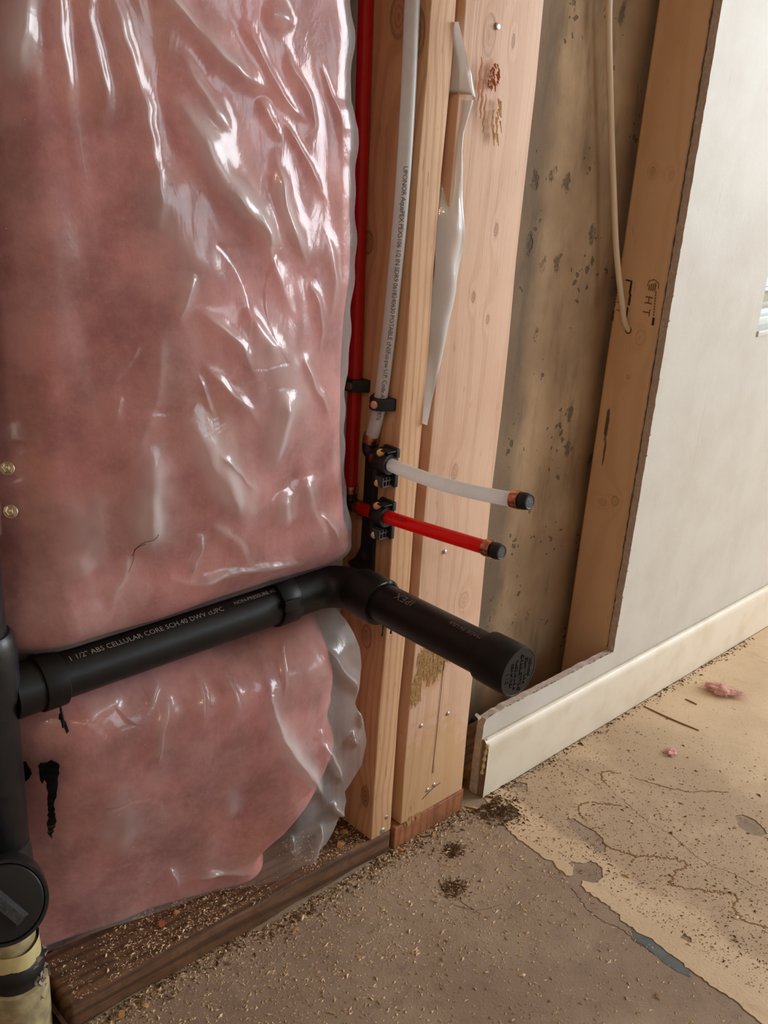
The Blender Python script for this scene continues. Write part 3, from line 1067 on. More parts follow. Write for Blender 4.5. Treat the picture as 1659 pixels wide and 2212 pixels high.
# creases: points (x, z) along the fold, half width, height, sharpness (1 soft .. 0 knife edge), skew
FOLDS_UP = [
    ([(-0.33, 0.93), (-0.29, 0.86), (-0.25, 0.80)], 0.030, 0.006, 1, 0),
    ([(-0.20, 0.81), (-0.18, 0.72), (-0.19, 0.62)], 0.030, 0.006, 1, 0),
    ([(-0.395, 0.92), (-0.405, 0.80), (-0.395, 0.68)], 0.022, 0.003, 1, 0),
    ([(-0.40, 0.64), (-0.39, 0.53)], 0.026, 0.005, 1, 0),
    ([(-0.15, 0.63), (-0.125, 0.56), (-0.10, 0.50)], 0.012, 0.007, .7, 0),
    ([(-0.31, 0.80), (-0.33, 0.70), (-0.37, 0.62)], 0.010, 0.004, .7, 0),
    ([(-0.27, 0.66), (-0.235, 0.63), (-0.215, 0.60)], 0.004, 0.003, .3, 0),
    ([(-0.13, 0.88), (-0.115, 0.82), (-0.12, 0.76)], 0.010, 0.006, .6, 0),
    ([(-0.22, 0.90), (-0.20, 0.84), (-0.165, 0.78)], 0.008, 0.005, .5, 0),
    ([(-0.35, 0.56), (-0.36, 0.53), (-0.38, 0.51)], 0.008, 0.005, .7, 0),
    ([(-0.406, 1.1043), (-0.4192, 1.0143), (-0.4295, 0.9600)], 0.012, 0.012, 1, 0),
    ([(-0.3911, 1.1251), (-0.3892, 1.0465), (-0.3874, 1.0061), (-0.3829, 0.9514)], 0.007, 0.007, 1, 0),
    ([(-0.3644, 1.1034), (-0.3617, 1.0387), (-0.3553, 0.9915), (-0.3517, 0.9301)], 0.007, 0.0045, 1, 0),
    ([(-0.3544, 1.1031), (-0.3434, 1.0506), (-0.3288, 1.0015), (-0.3197, 0.9568), (-0.3133, 0.9122), (-0.3171, 0.8462)], 0.008, 0.007, 0.8, 0),
    ([(-0.2995, 0.9973), (-0.2885, 0.973), (-0.2682, 0.9408), (-0.2562, 0.9138), (-0.217, 0.875), (-0.172, 0.836)], 0.016, 0.013, 0.9, 0.6),
    ([(-0.2913, 1.0225), (-0.2673, 0.9851), (-0.2297, 0.946)], 0.008, 0.006, 1, 0),
    ([(-0.3269, 1.092), (-0.2986, 1.0559), (-0.2728, 1.0364), (-0.2449, 1.0161), (-0.178, 0.981)], 0.01, 0.01, 0.45, 0.5),
    ([(-0.2355, 1.0521), (-0.214, 1.033), (-0.201, 1.012), (-0.175, 0.981), (-0.15, 0.965)], 0.006, 0.006, 0.4, 0),
    ([(-0.183, 1.036), (-0.172, 1.012), (-0.15, 0.987), (-0.144, 0.965), (-0.158, 0.946)], 0.0055, 0.006, 0.35, 0),
    ([(-0.134, 1.027), (-0.119, 0.993), (-0.105, 0.95), (-0.101, 0.927)], 0.004, 0.004, 0.4, 0),
    ([(-0.191, 0.945), (-0.187, 0.895), (-0.168, 0.861), (-0.145, 0.826)], 0.011, 0.013, 0.8, 0.5),
    ([(-0.185, 0.971), (-0.161, 0.942), (-0.125, 0.894)], 0.005, 0.005, 0.5, 0),
    ([(-0.209, 0.983), (-0.183, 0.946)], 0.006, 0.005, 0.7, 0),
    ([(-0.206, 1.059), (-0.18, 1.054), (-0.163, 1.048)], 0.01, 0.006, 0.6, 0),
    ([(-0.2877, 0.8026), (-0.2487, 0.7695), (-0.215, 0.722)], 0.008, 0.008, 0.4, 0.4),
    ([(-0.284, 0.834), (-0.2923, 0.8025), (-0.3016, 0.781)], 0.006, 0.006, 0.5, -0.3),
    ([(-0.2859, 0.7523), (-0.244, 0.7095), (-0.21, 0.667)], 0.006, 0.0045, 0.4, 0),
    ([(-0.3319, 0.7696), (-0.353, 0.742), (-0.3631, 0.727)], 0.004, 0.003, 0.4, 0),
    ([(-0.3539, 0.7235), (-0.3639, 0.6972)], 0.004, 0.003, 0.4, 0),
    ([(-0.2904, 0.7188), (-0.2858, 0.6776), (-0.2626, 0.6315), (-0.2335, 0.5837), (-0.209, 0.543)], 0.019, 0.015, 0.9, 0.5),
    ([(-0.3244, 0.6835), (-0.3307, 0.6361), (-0.3314, 0.5881), (-0.3166, 0.5262)], 0.019, 0.012, 1, 0.3),
    ([(-0.191, 0.717), (-0.19, 0.651), (-0.189, 0.613)], 0.015, 0.012, 1, 0),
    ([(-0.164, 0.75), (-0.157, 0.725), (-0.124, 0.686), (-0.107, 0.661)], 0.006, 0.007, 0.3, 0.3),
    ([(-0.151, 0.82), (-0.135, 0.763), (-0.134, 0.734)], 0.006, 0.0055, 0.3, 0.2),
    ([(-0.2859, 0.7402), (-0.2654, 0.6937)], 0.004, 0.003, 0.4, 0),
    ([(-0.2736, 0.5705), (-0.2803, 0.546), (-0.2874, 0.5147)], 0.007, 0.008, 0.4, -0.5),
    ([(-0.179, 0.598), (-0.168, 0.542)], 0.015, 0.011, 0.9, 0),
    ([(-0.406, 0.57), (-0.386, 0.5387)], 0.013, 0.007, 1, 0),
    ([(-0.179, 0.605), (-0.113, 0.609)], 0.009, -0.004, 1, 0),
    ([(-0.2709, 0.5777), (-0.2249, 0.5409), (-0.206, 0.501)], 0.008, 0.006, 0.6, 0),
    ([(-0.3234, 0.5341), (-0.2967, 0.5171), (-0.2396, 0.5117), (-0.16, 0.5), (-0.09, 0.486)], 0.007, 0.006, 0.7, 0),
    ([(-0.12, 0.56), (-0.095, 0.525), (-0.075, 0.5)], 0.005, 0.006, 0.3, 0),
    ([(-0.105, 0.64), (-0.09, 0.585)], 0.005, 0.004, 0.5, 0),
    ([(-0.2345, 0.7999), (-0.205, 0.76), (-0.175, 0.74)], 0.01, 0.006, 0.8, 0),
]
FOLDS_LO = [
    ([(-0.302, 0.396), (-0.3178, 0.3878), (-0.3328, 0.3705)], 0.005, 0.009, 0.4, 0),
    ([(-0.2939, 0.3868), (-0.3219, 0.3491), (-0.3262, 0.2928)], 0.007, 0.01, 0.7, 0),
    ([(-0.263, 0.39), (-0.2759, 0.3537), (-0.2777, 0.3322)], 0.006, 0.01, 0.5, 0),
    ([(-0.3509, 0.3939), (-0.3924, 0.3831), (-0.4147, 0.3685)], 0.008, 0.008, 0.8, 0),
    ([(-0.228, 0.39), (-0.2337, 0.3237)], 0.009, 0.009, 0.8, 0),
    ([(-0.178, 0.375), (-0.187, 0.349), (-0.165, 0.275), (-0.126, 0.205), (-0.074, 0.127)], 0.014, 0.018, 0.35, 0.5),
    ([(-0.101, 0.388), (-0.082, 0.349), (-0.052, 0.306), (-0.047, 0.28)], 0.007, 0.011, 0.4, 0.3),
    ([(-0.113, 0.248), (-0.099, 0.232), (-0.086, 0.202), (-0.058, 0.161)], 0.009, 0.014, 0.4, 0.3),
    ([(-0.086, 0.148), (-0.058, 0.113)], 0.007, 0.01, 0.4, 0),
    ([(-0.134, 0.397), (-0.158, 0.37), (-0.162, 0.334)], 0.004, 0.006, 0.4, 0),
    ([(-0.2864, 0.112), (-0.2779, 0.0699)], 0.004, 0.008, 0.3, 0.6),
    ([(-0.2699, 0.0798), (-0.215, 0.072), (-0.17, 0.06)], 0.008, 0.007, 0.7, 0),
    ([(-0.141, 0.123), (-0.137, 0.077)], 0.005, 0.008, 0.4, 0.4),
    ([(-0.113, 0.248), (-0.101, 0.264)], 0.005, 0.005, 0.4, 0),
    ([(-0.092, 0.121), (-0.125, 0.042)], 0.008, 0.012, 0.35, 0.4),
    ([(-0.06, 0.24), (-0.034, 0.215)], 0.008, 0.01, 0.5, 0),
    ([(-0.045, 0.27), (-0.03, 0.235)], 0.005, 0.006, 0.4, 0),
    ([(-0.3715, 0.3173), (-0.3535, 0.1888), (-0.3281, 0.1267)], 0.03, 0.008, 1, 0),
    ([(-0.2395, 0.2393), (-0.21, 0.15)], 0.022, 0.006, 1, 0),
]


def wave_noise(X, Z, seed, n, fmin, fmax, stretch=1.0, angle=0.0):
    r = np.random.default_rng(seed)
    Y = np.zeros_like(X)
    for k in range(n):
        f = fmin * (fmax / fmin) ** r.random()
        a = r.normal(angle, 1.0 if stretch == 1 else .35)
        Y += np.sin((X * math.cos(a) + Z * math.sin(a) / stretch) * f + r.random() * 6.28 + .8 * np.sin(X * 23 + Z * 17 + k)) * (fmin / f) ** .6
    return Y / math.sqrt(n)


def fold_field(X, Z, folds):
    Y = np.zeros_like(X)
    # film never folds along clean curves: wander the coordinates and vary the height
    wx = .0030 * wave_noise(X, Z, 41, 8, 35, 90) + .0010 * wave_noise(X, Z, 42, 8, 140, 320)
    wz = .0030 * wave_noise(X, Z, 43, 8, 35, 90) + .0010 * wave_noise(X, Z, 44, 8, 140, 320)
    vary = np.clip(1 + .22 * wave_noise(X, Z, 45, 10, 60, 200), .45, 1.5)
    X, Z = X + wx, Z + wz
    for pts, w, a, soft, skew in folds:
        p = np.asarray(pts)
        zmin, zmax = p[:, 1].min() - 5 * w, p[:, 1].max() + 5 * w
        xmin, xmax = p[:, 0].min() - 5 * w, p[:, 0].max() + 5 * w
        m = (Z > zmin) & (Z < zmax) & (X > xmin) & (X < xmax)
        if not m.any():
            continue
        x, z = X[m], Z[m]
        pp = spline(np.c_[p, np.zeros(len(p))], max(8, len(p) * 6))[:, :2] if len(p) > 2 else p
        L = np.r_[0, np.cumsum(np.linalg.norm(np.diff(pp, axis=0), axis=1))]
        best = np.full(x.shape, 1e9)
        sd = np.zeros(x.shape)
        tt = np.zeros(x.shape)
        for i in range(len(pp) - 1):
            e = pp[i + 1] - pp[i]
            l2 = e @ e
            t = np.clip(((x - pp[i, 0]) * e[0] + (z - pp[i, 1]) * e[1]) / l2, 0, 1)
            qx, qz = x - pp[i, 0] - t * e[0], z - pp[i, 1] - t * e[1]
            d = np.hypot(qx, qz)
            up = d < best
            best = np.where(up, d, best)
            sd = np.where(up, qx * e[1] - qz * e[0], sd)
            tt = np.where(up, (L[i] + t * (L[i + 1] - L[i])) / L[-1], tt)
        eff = w * (1 + skew * np.sign(-sd) * .6)
        r = best / eff
        s = .12 + .5 * soft
        h = np.exp(-(np.sqrt(r * r + s * s) - s) * (1.35 + .25 * soft))
        h = np.where(r > 3.5, h * np.clip(1 - (r - 3.5) / 1.4, 0, 1), h)
        taper = np.clip(np.minimum(tt / .30, (1 - tt) / .42), 0, 1)
        taper = .03 + .97 * taper * taper * (3 - 2 * taper)
        Y[m] -= a * h * taper
    return Y * vary


def crumple(X, Z, seed, n, x0, x1, z0, z1):
    """creased facets: piecewise planes meeting in sharp little ridges."""
    r = np.random.default_rng(seed)
    c = np.c_[r.uniform(x0, x1, n), r.uniform(z0, z1, n)]
    gx, gz, off = r.normal(0, .22, n), r.normal(0, .22, n), r.normal(0, .002, n)
    best = np.full(X.shape, -1e9)
    for i in range(n):
        dx, dz = X - c[i, 0], Z - c[i, 1]
        h = off[i] + gx[i] * dx + gz[i] * dz - 2.2 * (dx * dx + dz * dz) / .05
        best = np.maximum(best, h)
    return best - best.mean()


def sheet_grid_mesh(name, P, mats, parent, lift=None):
    nv, nu = P.shape[:2]
    org = np.array(wloc(parent))
    me = bpy.data.meshes.new(name)
    V = (P.reshape(-1, 3) - org)
    ii = np.arange(nv * nu).reshape(nv, nu)
    Q = np.stack([ii[:-1, :-1], ii[1:, :-1], ii[1:, 1:], ii[:-1, 1:]], -1).reshape(-1, 4)
    me.vertices.add(len(V))
    me.vertices.foreach_set('co', V.astype(np.float32).ravel())
    me.loops.add(Q.size)
    me.loops.foreach_set('vertex_index', Q.ravel().astype(np.int32))
    me.polygons.add(len(Q))
    me.polygons.foreach_set('loop_start', np.arange(0, Q.size, 4, dtype=np.int32))
    me.polygons.foreach_set('loop_total', np.full(len(Q), 4, dtype=np.int32))
    me.polygons.foreach_set('use_smooth', np.ones(len(Q), dtype=bool))
    me.update(calc_edges=True)
    me.validate()
    if lift is not None:
        # how far the film stands off the fibre: it clings clear, it lifts milky
        at = me.attributes.new('lift', 'FLOAT', 'POINT')
        at.data.foreach_set('value', lift.astype(np.float32).ravel())
    me.materials.append(mats)
    o = bpy.data.objects.new(name, me)
    COL.objects.link(o)
    o.parent = parent
    return o


XLEFT, ZTOP = -.60, 1.32


def upper_surface(nu, nv, inset, detail, R):
    """sheet between the left stud and the rolled right edge, down to the drain pipe."""
    z = np.linspace(ZTOP, .452, nv)
    xe = np.interp(z, UZ, UX)
    xs = xe - .020
    n1 = int(nu * .86)
    n2 = nu - n1
    t = np.linspace(0, 1, n1)
    X = XLEFT + (xs - XLEFT)[:, None] * t[None, :]
    Z = np.repeat(z[:, None], n1, 1)
    Y = base_up(X, Z)
    if detail:
        Y = Y + fold_field(X, Z, FOLDS_UP)
        fade = sstep(.0, .02, Z - .47)
        Y = Y + .0022 * wave_noise(X, Z, 3, 14, 20, 90) * fade
        Y = Y + .0007 * wave_noise(X, Z, 4, 16, 90, 330, 3.0, 0.25) * fade
        wr = sstep(-.26, -.15, X) * fade
        Y = Y - .22 * np.clip(crumple(X, Z, 11, 90, -.30, -.08, .45, 1.15), -.008, .008) * wr
        wl = (1 - sstep(-.40, -.24, X)) * .12 + .14
        Y = Y - .35 * np.clip(crumple(X, Z, 12, 60, -.50, -.10, .45, 1.15), -.008, .008) * wl * fade
    else:
        Y = Y + inset + .004 * wave_noise(X, Z, 5, 12, 15, 60)
    # roll over the right-hand edge and run back into the bay
    a = np.linspace(0, 1, n2 + 1)[1:]
    ang = np.clip(a / .6, 0, 1) * (math.pi / 2) * .97
    back = np.clip((a - .6) / .4, 0, 1) * .045
    yl = Y[:, -1:]
    wav = (.0022 * np.sin(z * 61) + .0016 * np.sin(z * 133 + 1))[:, None] if detail else 0.0
    X2 = xs[:, None] + (R * np.sin(ang))[None, :] + wav * np.sin(ang)[None, :]
    Y2 = yl + (R * (1 - np.cos(ang)) + back)[None, :]
    lim = .105
    Y2 = np.minimum(Y2, lim)
    X = np.concatenate([X, X2], 1)
    Y = np.concatenate([Y, Y2], 1)
    Z = np.repeat(z[:, None], X.shape[1], 1)
    return np.stack([X, np.minimum(Y, .112), Z], -1)


def lower_surface(nu, nv, inset, detail, shrink=0.0, ztop=.408):
    z = np.linspace(ztop, .0405, nv)
    xe = np.interp(z, LZ, LX)
    if shrink:
        xe = np.minimum(xe + .018, -.024 - .100 * sstep(.17, .05, z) - .03 * sstep(.33, .39, z)) + .006 * np.sin(z * 70)
    t = np.linspace(0, 1, nu)
    X = XLEFT + (xe - XLEFT)[:, None] * t[None, :]
    Z = np.repeat(z[:, None], nu, 1)
    Y = base_lo(X, Z)
    if detail:
        fade = sstep(.405, .385, Z) * sstep(.040, .075, Z + .03 * sstep(-.16, -.10, X))
        Y = Y + 1.2 * fold_field(X, Z, FOLDS_LO) * sstep(.408, .392, Z)
        Y = Y + .0018 * wave_noise(X, Z, 6, 14, 25, 110) * fade
        Y = Y + .0007 * wave_noise(X, Z, 7, 16, 90, 330, 3.0, 0.25) * fade
        wr = sstep(-.22, -.12, X)
        Y = Y - .5 * np.clip(crumple(X, Z, 13, 46, -.24, -.02, .03, .42), -.010, .010) * wr * fade
        wl = .20 * (1 - wr)
        Y = Y - .4 * np.clip(crumple(X, Z, 14, 50, -.50, -.10, .03, .42), -.010, .010) * wl * fade
        # edge droops and lifts off the plate
        Z = Z + .004 * sstep(.09, .042, Z) * (1 + np.sin(X * 47)) * .6
    else:
        Y = Y + inset + .004 * wave_noise(X, Z, 8, 12, 15, 60) * sstep(.41, .36, Z)
        Y = Y + .075 * np.clip((X - (xe - .09)[:, None]) / .09, 0, 1) ** 3.0
    return np.stack([X, np.minimum(Y, .114), Z], -1)


sheet = tag(emp('vapor_barrier_sheet', (-.30, .06, .04)), 'clear wrinkled plastic sheet stretched over the pink insulation', 'plastic sheet')
SU = upper_surface(560, 760, 0, True, .045)
LU = np.clip(-fold_field(SU[..., 0], SU[..., 2], FOLDS_UP) / .012, 0, 1) ** 1.3
LU = np.clip(LU + .13 * wave_noise(SU[..., 0], SU[..., 2], 32, 12, 12, 45) + .10 * sstep(-.26, -.14, SU[..., 0]), 0, 1)
sheet_grid_mesh('upper_sheet', SU, mat_poly, sheet, LU)
SL = lower_surface(520, 440, 0, True)
LL = np.clip(-fold_field(SL[..., 0], SL[..., 2], FOLDS_LO) / .015, 0, 1) ** 1.3
LL = np.maximum(LL, .08 + .24 * sstep(-.20, -.06, SL[..., 0]))
LL = np.clip(LL + .16 * wave_noise(SL[..., 0], SL[..., 2], 31, 10, 14, 50), 0, 1)
sheet_grid_mesh('lower_sheet', SL, mat_poly, sheet, LL)


def closed_batt(name, P, parent):
    """front surface of the batt plus sides and a back against the concrete."""
    b = P.copy()
    b[..., 1] = .120
    nv, nu = P.shape[:2]
    rows = np.concatenate([b[:1], P, b[-1:]], 0)
    left, right = rows[:, :1].copy(), rows[:, -1:].copy()
    left[..., 1] = .120
    right[..., 1] = .120
    full = np.concatenate([left, rows, right], 1)
    return sheet_grid_mesh(name, full, mat_batt, parent)


batt = tag(emp('insulation_batt', (-.33, .10, .04)), 'pink fibreglass insulation filling the stud bay behind plastic', 'insulation')
BU = upper_surface(190, 260, .0075, False, .045)
BU[..., 0] += .001
closed_batt('batt_upper', BU, batt)
BL = lower_surface(170, 150, .0105, False, shrink=1.0)
closed_batt('batt_lower', BL, batt)


def surf_at(S, x, z):
    d = (S[..., 0] - x) ** 2 + (S[..., 2] - z) ** 2
    i = np.unravel_index(np.argmin(d), d.shape)
    return S[i]


# black cement runs on the sheet
def blob(name, outline, S, thick=.0012):
    V, F = curve_fill([rag(outline + [outline[0]], .004, .0006, len(outline))[:-1]], 0, thick, 'xz')
    out = []
    for v in V:
        s = surf_at(S, v[0], v[2])
        out.append((v[0], s[1] - .0022 - v[1], v[2]))
    return build(name, MB().add(out, F), mat_cement, sheet)


blob('cement_drip', [(-.444, .340), (-.436, .345), (-.430, .340), (-.4305, .305), (-.4325, .280), (-.4285, .249), (-.4290, .224), (-.4330, .234), (-.4365, .273), (-.4385, .312), (-.4405, .318), (-.4425, .312), (-.4445, .325)], SL)
blob('cement_drip', [(-.462, .338), (-.454, .340), (-.450, .325), (-.456, .310), (-.459, .296), (-.463, .315)], SL)
blob('cement_drip', [(-.423, .386), (-.420, .390), (-.4185, .384), (-.4185, .376), (-.421, .374)], SL)
mb = MB()
for pts in ([(-.345, .563), (-.338, .572), (-.330, .575), (-.326, .580)], [(-.347, .556), (-.343, .565), (-.337, .570)], [(-.352, .540), (-.346, .552), (-.345, .563)]):
    q = [(x, surf_at(SU, x, z)[1] - .0006, z) for x, z in pts]
    mb.tube(spline(q, 10), .00025, 4)
build('stray_fibre', mb, mat_hair, sheet)
# specks of sawdust clinging to the film
mb = MB()
for k in range(420):
    S = SU if random.random() < .6 else SL
    p = S[random.randrange(10, S.shape[0] - 10), random.randrange(20, int(S.shape[1] * .84))]
    if p[2] > 1.12:
        continue
    r_ = random.uniform(.0003, .0008)
    a = rng.normal(size=(4, 3))
    a /= np.linalg.norm(a, axis=1)[:, None]
    mb.add(p + np.array([0, -.0008, 0]) + a * r_, [(0, 1, 2), (0, 2, 3), (0, 3, 1), (1, 3, 2)])
tag(build('clinging_dust', mb, plain('pale_specks', srgb(220, 190, 170), .8), sheet), kind='stuff')

# loose film poking out of the gap between the two studs
film = tag(emp('plastic_film', (.045, .02, .64)), 'white plastic film curling out of the gap between two studs', 'plastic film')
zz = np.linspace(1.074, .637, 90)
FRZ = np.array([.637, .669, .702, .735, .772, .810, .851, .902, .946, .965, .980, 1.001, 1.026, 1.048, 1.074])
FRX = np.array([.0395, .044, .052, .060, .068, .071, .072, .066, .063, .064, .068, .072, .062, .050, .037])
xr = np.interp(zz, FRZ, FRX)
nu = 26
G = np.zeros((90, nu, 3))
for i, z in enumerate(zz):
    t = np.linspace(0, 1, nu)
    x0, x1 = .0396, xr[i]
    # leaves the gap, bellies toward the room, ends in a free curled edge
    x = x0 + (x1 - x0) * t ** .85
    w = max(x1 - x0, .0005)
    open_ = sstep(.86, .97, z) * sstep(1.03, 1.0, z)
    y = (.003 + .021 * sstep(.86, .93, z)) * (1 - t) ** 1.6 - .0085 * np.sin(np.pi * np.clip(t, 0, 1) ** .9) * (w / .03) - .0065 * t
    y = y + .0012 * np.sin(z * 90 + t * 3) * (w / .03) - .004 * np.clip(t - .82, 0, 1) / .18 * math.sin(z * 31) * (w / .03)
    G[i, :, 0], G[i, :, 1], G[i, :, 2] = x, y, z
hi = G[zz > .999].copy()
lo = G[zz <= 1.003].copy()
hi[:, :, 1] -= .003 * sstep(1.05, 1.0, hi[:, :, 2])
hi[-1, :, 2] += np.interp(np.linspace(0, 1, nu), [0, .3, .8, 1], [.016, .012, .003, 0])
sheet_grid_mesh('upper_flap', hi, mat_film, film)
# under the flap the film gapes: its left part falls back into the gap
tt = np.linspace(0, 1, nu)[None, :]
gape = sstep(.86, .95, lo[:, :, 2])
lo[:, :, 1] += .020 * gape * (1 - sstep(.40, .75, tt))
sheet_grid_mesh('lower_flap', lo, mat_film, film)

# ------------------------------------------------------------------ drain pipe (black ABS)
AY, AZ, SX = .050, .4285, -.0457
RP = .02415
drain = tag(emp('drain_pipe', (-.49, .05, 0)), 'black plastic drain pipe with capped stub sticking out of the wall', 'drain pipe')
mb = MB()
mb.tube([(-.425, AY, AZ), (-.30, AY, AZ), (-.12, AY, AZ)], RP, 48)
branch = build('branch_pipe', mb, mat_abs, drain, smooth=True)
n70 = (0, -math.cos(math.radians(68)), math.sin(math.radians(68)))
mb = MB()
text_on_pipe(mb, '1 1/2" ABS CELLULAR CORE SCH.40 DWV cUPC', .0088, (-.409, AY, AZ), (1, 0, 0), n70, RP, .0005, 1.02)
build('lettering', mb, mat_print, branch)
mb = MB()
n78 = (0, -math.cos(math.radians(72)), math.sin(math.radians(72)))
text_on_pipe(mb, 'NON-PRESSURE ASTM', .0070, (-.206, AY, AZ), (1, 0, 0), n78, RP, .0006, 1.0)
build('lettering', mb, mat_print, branch)
mb = MB()
mb.lathe([(.0282, 0), (.0290, .001), (.0290, .026), (.0282, .027)], (-.146, AY, AZ + .0016), (1, 0, 0), 48)
hub1 = build('elbow_hub', mb, mat_abs, drain, smooth=True)
# bend: quarter circle from +x to -y, with a flat moulding pad
Rb = .040
cxb, cyb = SX - Rb, AY - Rb
pts = [(-.124, AY, AZ + .002)] + [(cxb + Rb * math.sin(a), cyb + Rb * math.cos(a), AZ + .002 + .004 * a / 1.57) for a in np.linspace(0, math.pi / 2, 22)] + [(SX, -.002, AZ + .007)]
mb = MB()
mb.tube(pts, .0262, 48)
build('elbow', mb, mat_abs, drain, smooth=True)
ZS = AZ + .0085
mb = MB()
mb.lathe([(.0265, 0), (.0290, .006), (.0292, .012), (.0292, .044), (.0285, .046)], (SX, .009, ZS), (0, -1, 0), 48)
build('elbow_hub', mb, mat_abs, drain, smooth=True)
mb = MB()
mb.box(-.150, -.128, .018, .0205, AZ + .004, AZ + .018)
build('moulded_pad', mb, mat_abs, drain, bevel=.001)
mb = MB()
mb.tube([(SX, -.02, ZS), (SX, -.12, ZS + .0012), (SX, -.215, ZS + .0025)], RP, 48)
stub = build('stub_pipe', mb, mat_abs, drain, smooth=True)
mb = MB()
n73 = (-math.cos(math.radians(70)), 0, math.sin(math.radians(70)))
text_on_pipe(mb, 'IPEX', .0135, (SX, -.094, ZS + .0008), (0, 1, 0), n73, RP, .0005, 1.1)
build('lettering', mb, plain('dull_print', srgb(122, 112, 104), .7), stub)
mb = MB()
text_on_pipe(mb, 'MADE IN USA', .0072, (SX, -.197, ZS + .0022), (0, 1, 0), n73, RP, .0005, 1.05)
build('lettering', mb, plain('dull_print', srgb(122, 112, 104), .7), stub)
CY = -.2462
ZE = ZS + .0026
mb = MB()
mb.lathe([(.0262, 0), (.0284, .002), (.0288, .006), (.0290, .0450), (.0284, .0462), (.0268, .0464), (.0262, .0460), (.001, .0460)], (SX, -.2000, ZE), (0, -1, 0), 64)
cap = build('end_cap', mb, mat_abs, drain, smooth=True, sharp=30)
mb = MB()
for s, size, dx, dz in (('NSF-dwv', .0062, .0185, .000), ('D2661 | 2-3A', .0058, .0115, -.001), ('CHARLOTTE ®', .0066, .0035, -.001),
                        ('MADE IN U.S.A.', .0054, -.0045, -.001), ('SCH 40 PVC-I', .0050, -.0115, .0), ('1 1/2', .0062, -.0185, -.001)):
    text_flat(mb, s, size, (SX + dx, CY + .0003, ZE + dz), (0, 0, -1), (1, 0, 0), .0009, 1.0)
build('raised_lettering', mb, mat_abs, cap)
# drips of cement hanging off the joints
for x, y, z, L in ((SX + .006, -.034, ZS - .029, .019), (SX + .002, -.052, ZS - .0245, .011)):
    mb = MB()
    mb.tube([(x, y, z + .004), (x, y, z), (x + .0004, y, z - L * .6), (x, y, z - L)], [.0016, .0013, .0009, .0014], 10)
    build('cement_drip', mb, mat_cement, drain, smooth=True)
mb = MB()
mb.tube([(SX + .026 * math.sin(a), -.0365, ZS + .026 * math.cos(a)) for a in np.linspace(-.4, 1.3, 16)], [.0012 + .0022 * math.sin(i / 15 * math.pi) for i in range(16)], 8)
build('cement_bead', mb, mat_cement, drain, smooth=True)
mb = MB()
mb.tube([(-.418, AY + .025 * math.sin(a), AZ + .025 * math.cos(a)) for a in np.linspace(-2.6, -.3, 20)], [.0008 + .0010 * abs(math.sin(i * 1.9)) for i in range(20)], 8)
build('cement_bead', mb, mat_cement, drain, smooth=True)
mb = MB()
mb.tube([(-.4245, AY - .018, AZ - .021), (-.4245, AY - .020, AZ - .030), (-.4240, AY - .0205, AZ - .040), (-.4243, AY - .0205, AZ - .046)], [.0012, .0016, .0019, .0010], 8)
build('cement_drip', mb, mat_cement, drain, smooth=True)

# stack at the left
KX, KY = -.490, .050
mb = MB()
mb.tube([(KX, KY, .50), (KX, KY, ZC)], .0235, 40)
build('stack_pipe', mb, mat_abs_stack, drain, smooth=True)
mb = MB()
mb.lathe([(.0255, 0), (.0262, .001), (.0262, .085), (.0255, .086)], (KX, KY, .602), (0, 0, 1), 40)
cpl = build('coupling', mb, mat_steel, drain, smooth=True)
for z in (.626, .667):
    mb = MB()
    mb.lathe([(.0268, -.0055), (.0272, -.005), (.0272, .005), (.0268, .0055)], (KX, KY, z), (0, 0, 1), 40)
    build('clamp_band', mb, mat_steel, cpl, smooth=True)
    mb = MB()
    c0 = np.array([KX + .0285, KY - .022, z])
    mb.lathe([(.0050, 0), (.0050, .006), (.0044, .0066), (.0038, .0062), (.0030, .0062), (.0026, .0058), (.0014, .0064), (.0004, .0066)], c0, (-.30, -.84, .45), 6)
    mb.lathe([(.0062, -.001), (.0062, .0006), (.0058, .001)], c0, (-.30, -.84, .45), 24)
    build('clamp_screw', mb, plain('brassy_steel', (.60, .50, .36, 1), .35, 1.0), cpl)
mb = MB()
mb.lathe([(.0270, 0), (.0285, .002), (.0285, .165), (.0318, .172), (.0318, .222), (.0300, .236), (.0262, .241), (.0240, .2412)], (KX, KY, .262), (0, 0, 1), 48)
tee = build('tee_fitting', mb, mat_abs_stack, drain, smooth=True)
mb = MB()
mb.lathe([(.0270, 0), (.0270, .024), (.0258, .0245), (.0258, .0275), (.0286, .028), (.0290, .029), (.0290, .051), (.0280, .052)], (KX + .022, AY, AZ), (1, 0, 0), 48)
build('branch_hub', mb, mat_abs, drain, smooth=True)
# clean-out: wye body, hub ring and threaded plug with a raised bar
ad = np.array([-.30, -.86, .42])
ad /= np.linalg.norm(ad)
pc = np.array([-.5150, -.011, .2400])
mb = MB()
mb.lathe([(.034, 0), (.036, .02), (.040, .045), (.0425, .055), (.0425, .085), (.0415, .087), (.0385, .087), (.0382, .080), (.001, .080)], pc - ad * .085, ad, 48)
build('cleanout_hub', mb, mat_abs_stack, drain, smooth=True, sharp=30)
mb = MB()
mb.lathe([(.0372, -.010), (.0372, .002), (.0360, .0035), (.0345, .0038), (.001, .0038)], pc, ad, 48)
plug = build('cleanout_plug', mb, mat_black, drain, smooth=True, sharp=30)
mb = MB()
ux = np.cross(ad, [0, 0, 1.0])
ux /= np.linalg.norm(ux)
uz = np.cross(ux, ad)
d1 = ux * .55 * -1 + uz * .83
d1 = -(ux * .62) + uz * .78 if np.dot(-(ux * .62) + uz * .78, RGT) < 0 else ux * .62 + uz * .78
d2 = np.cross(ad, d1)
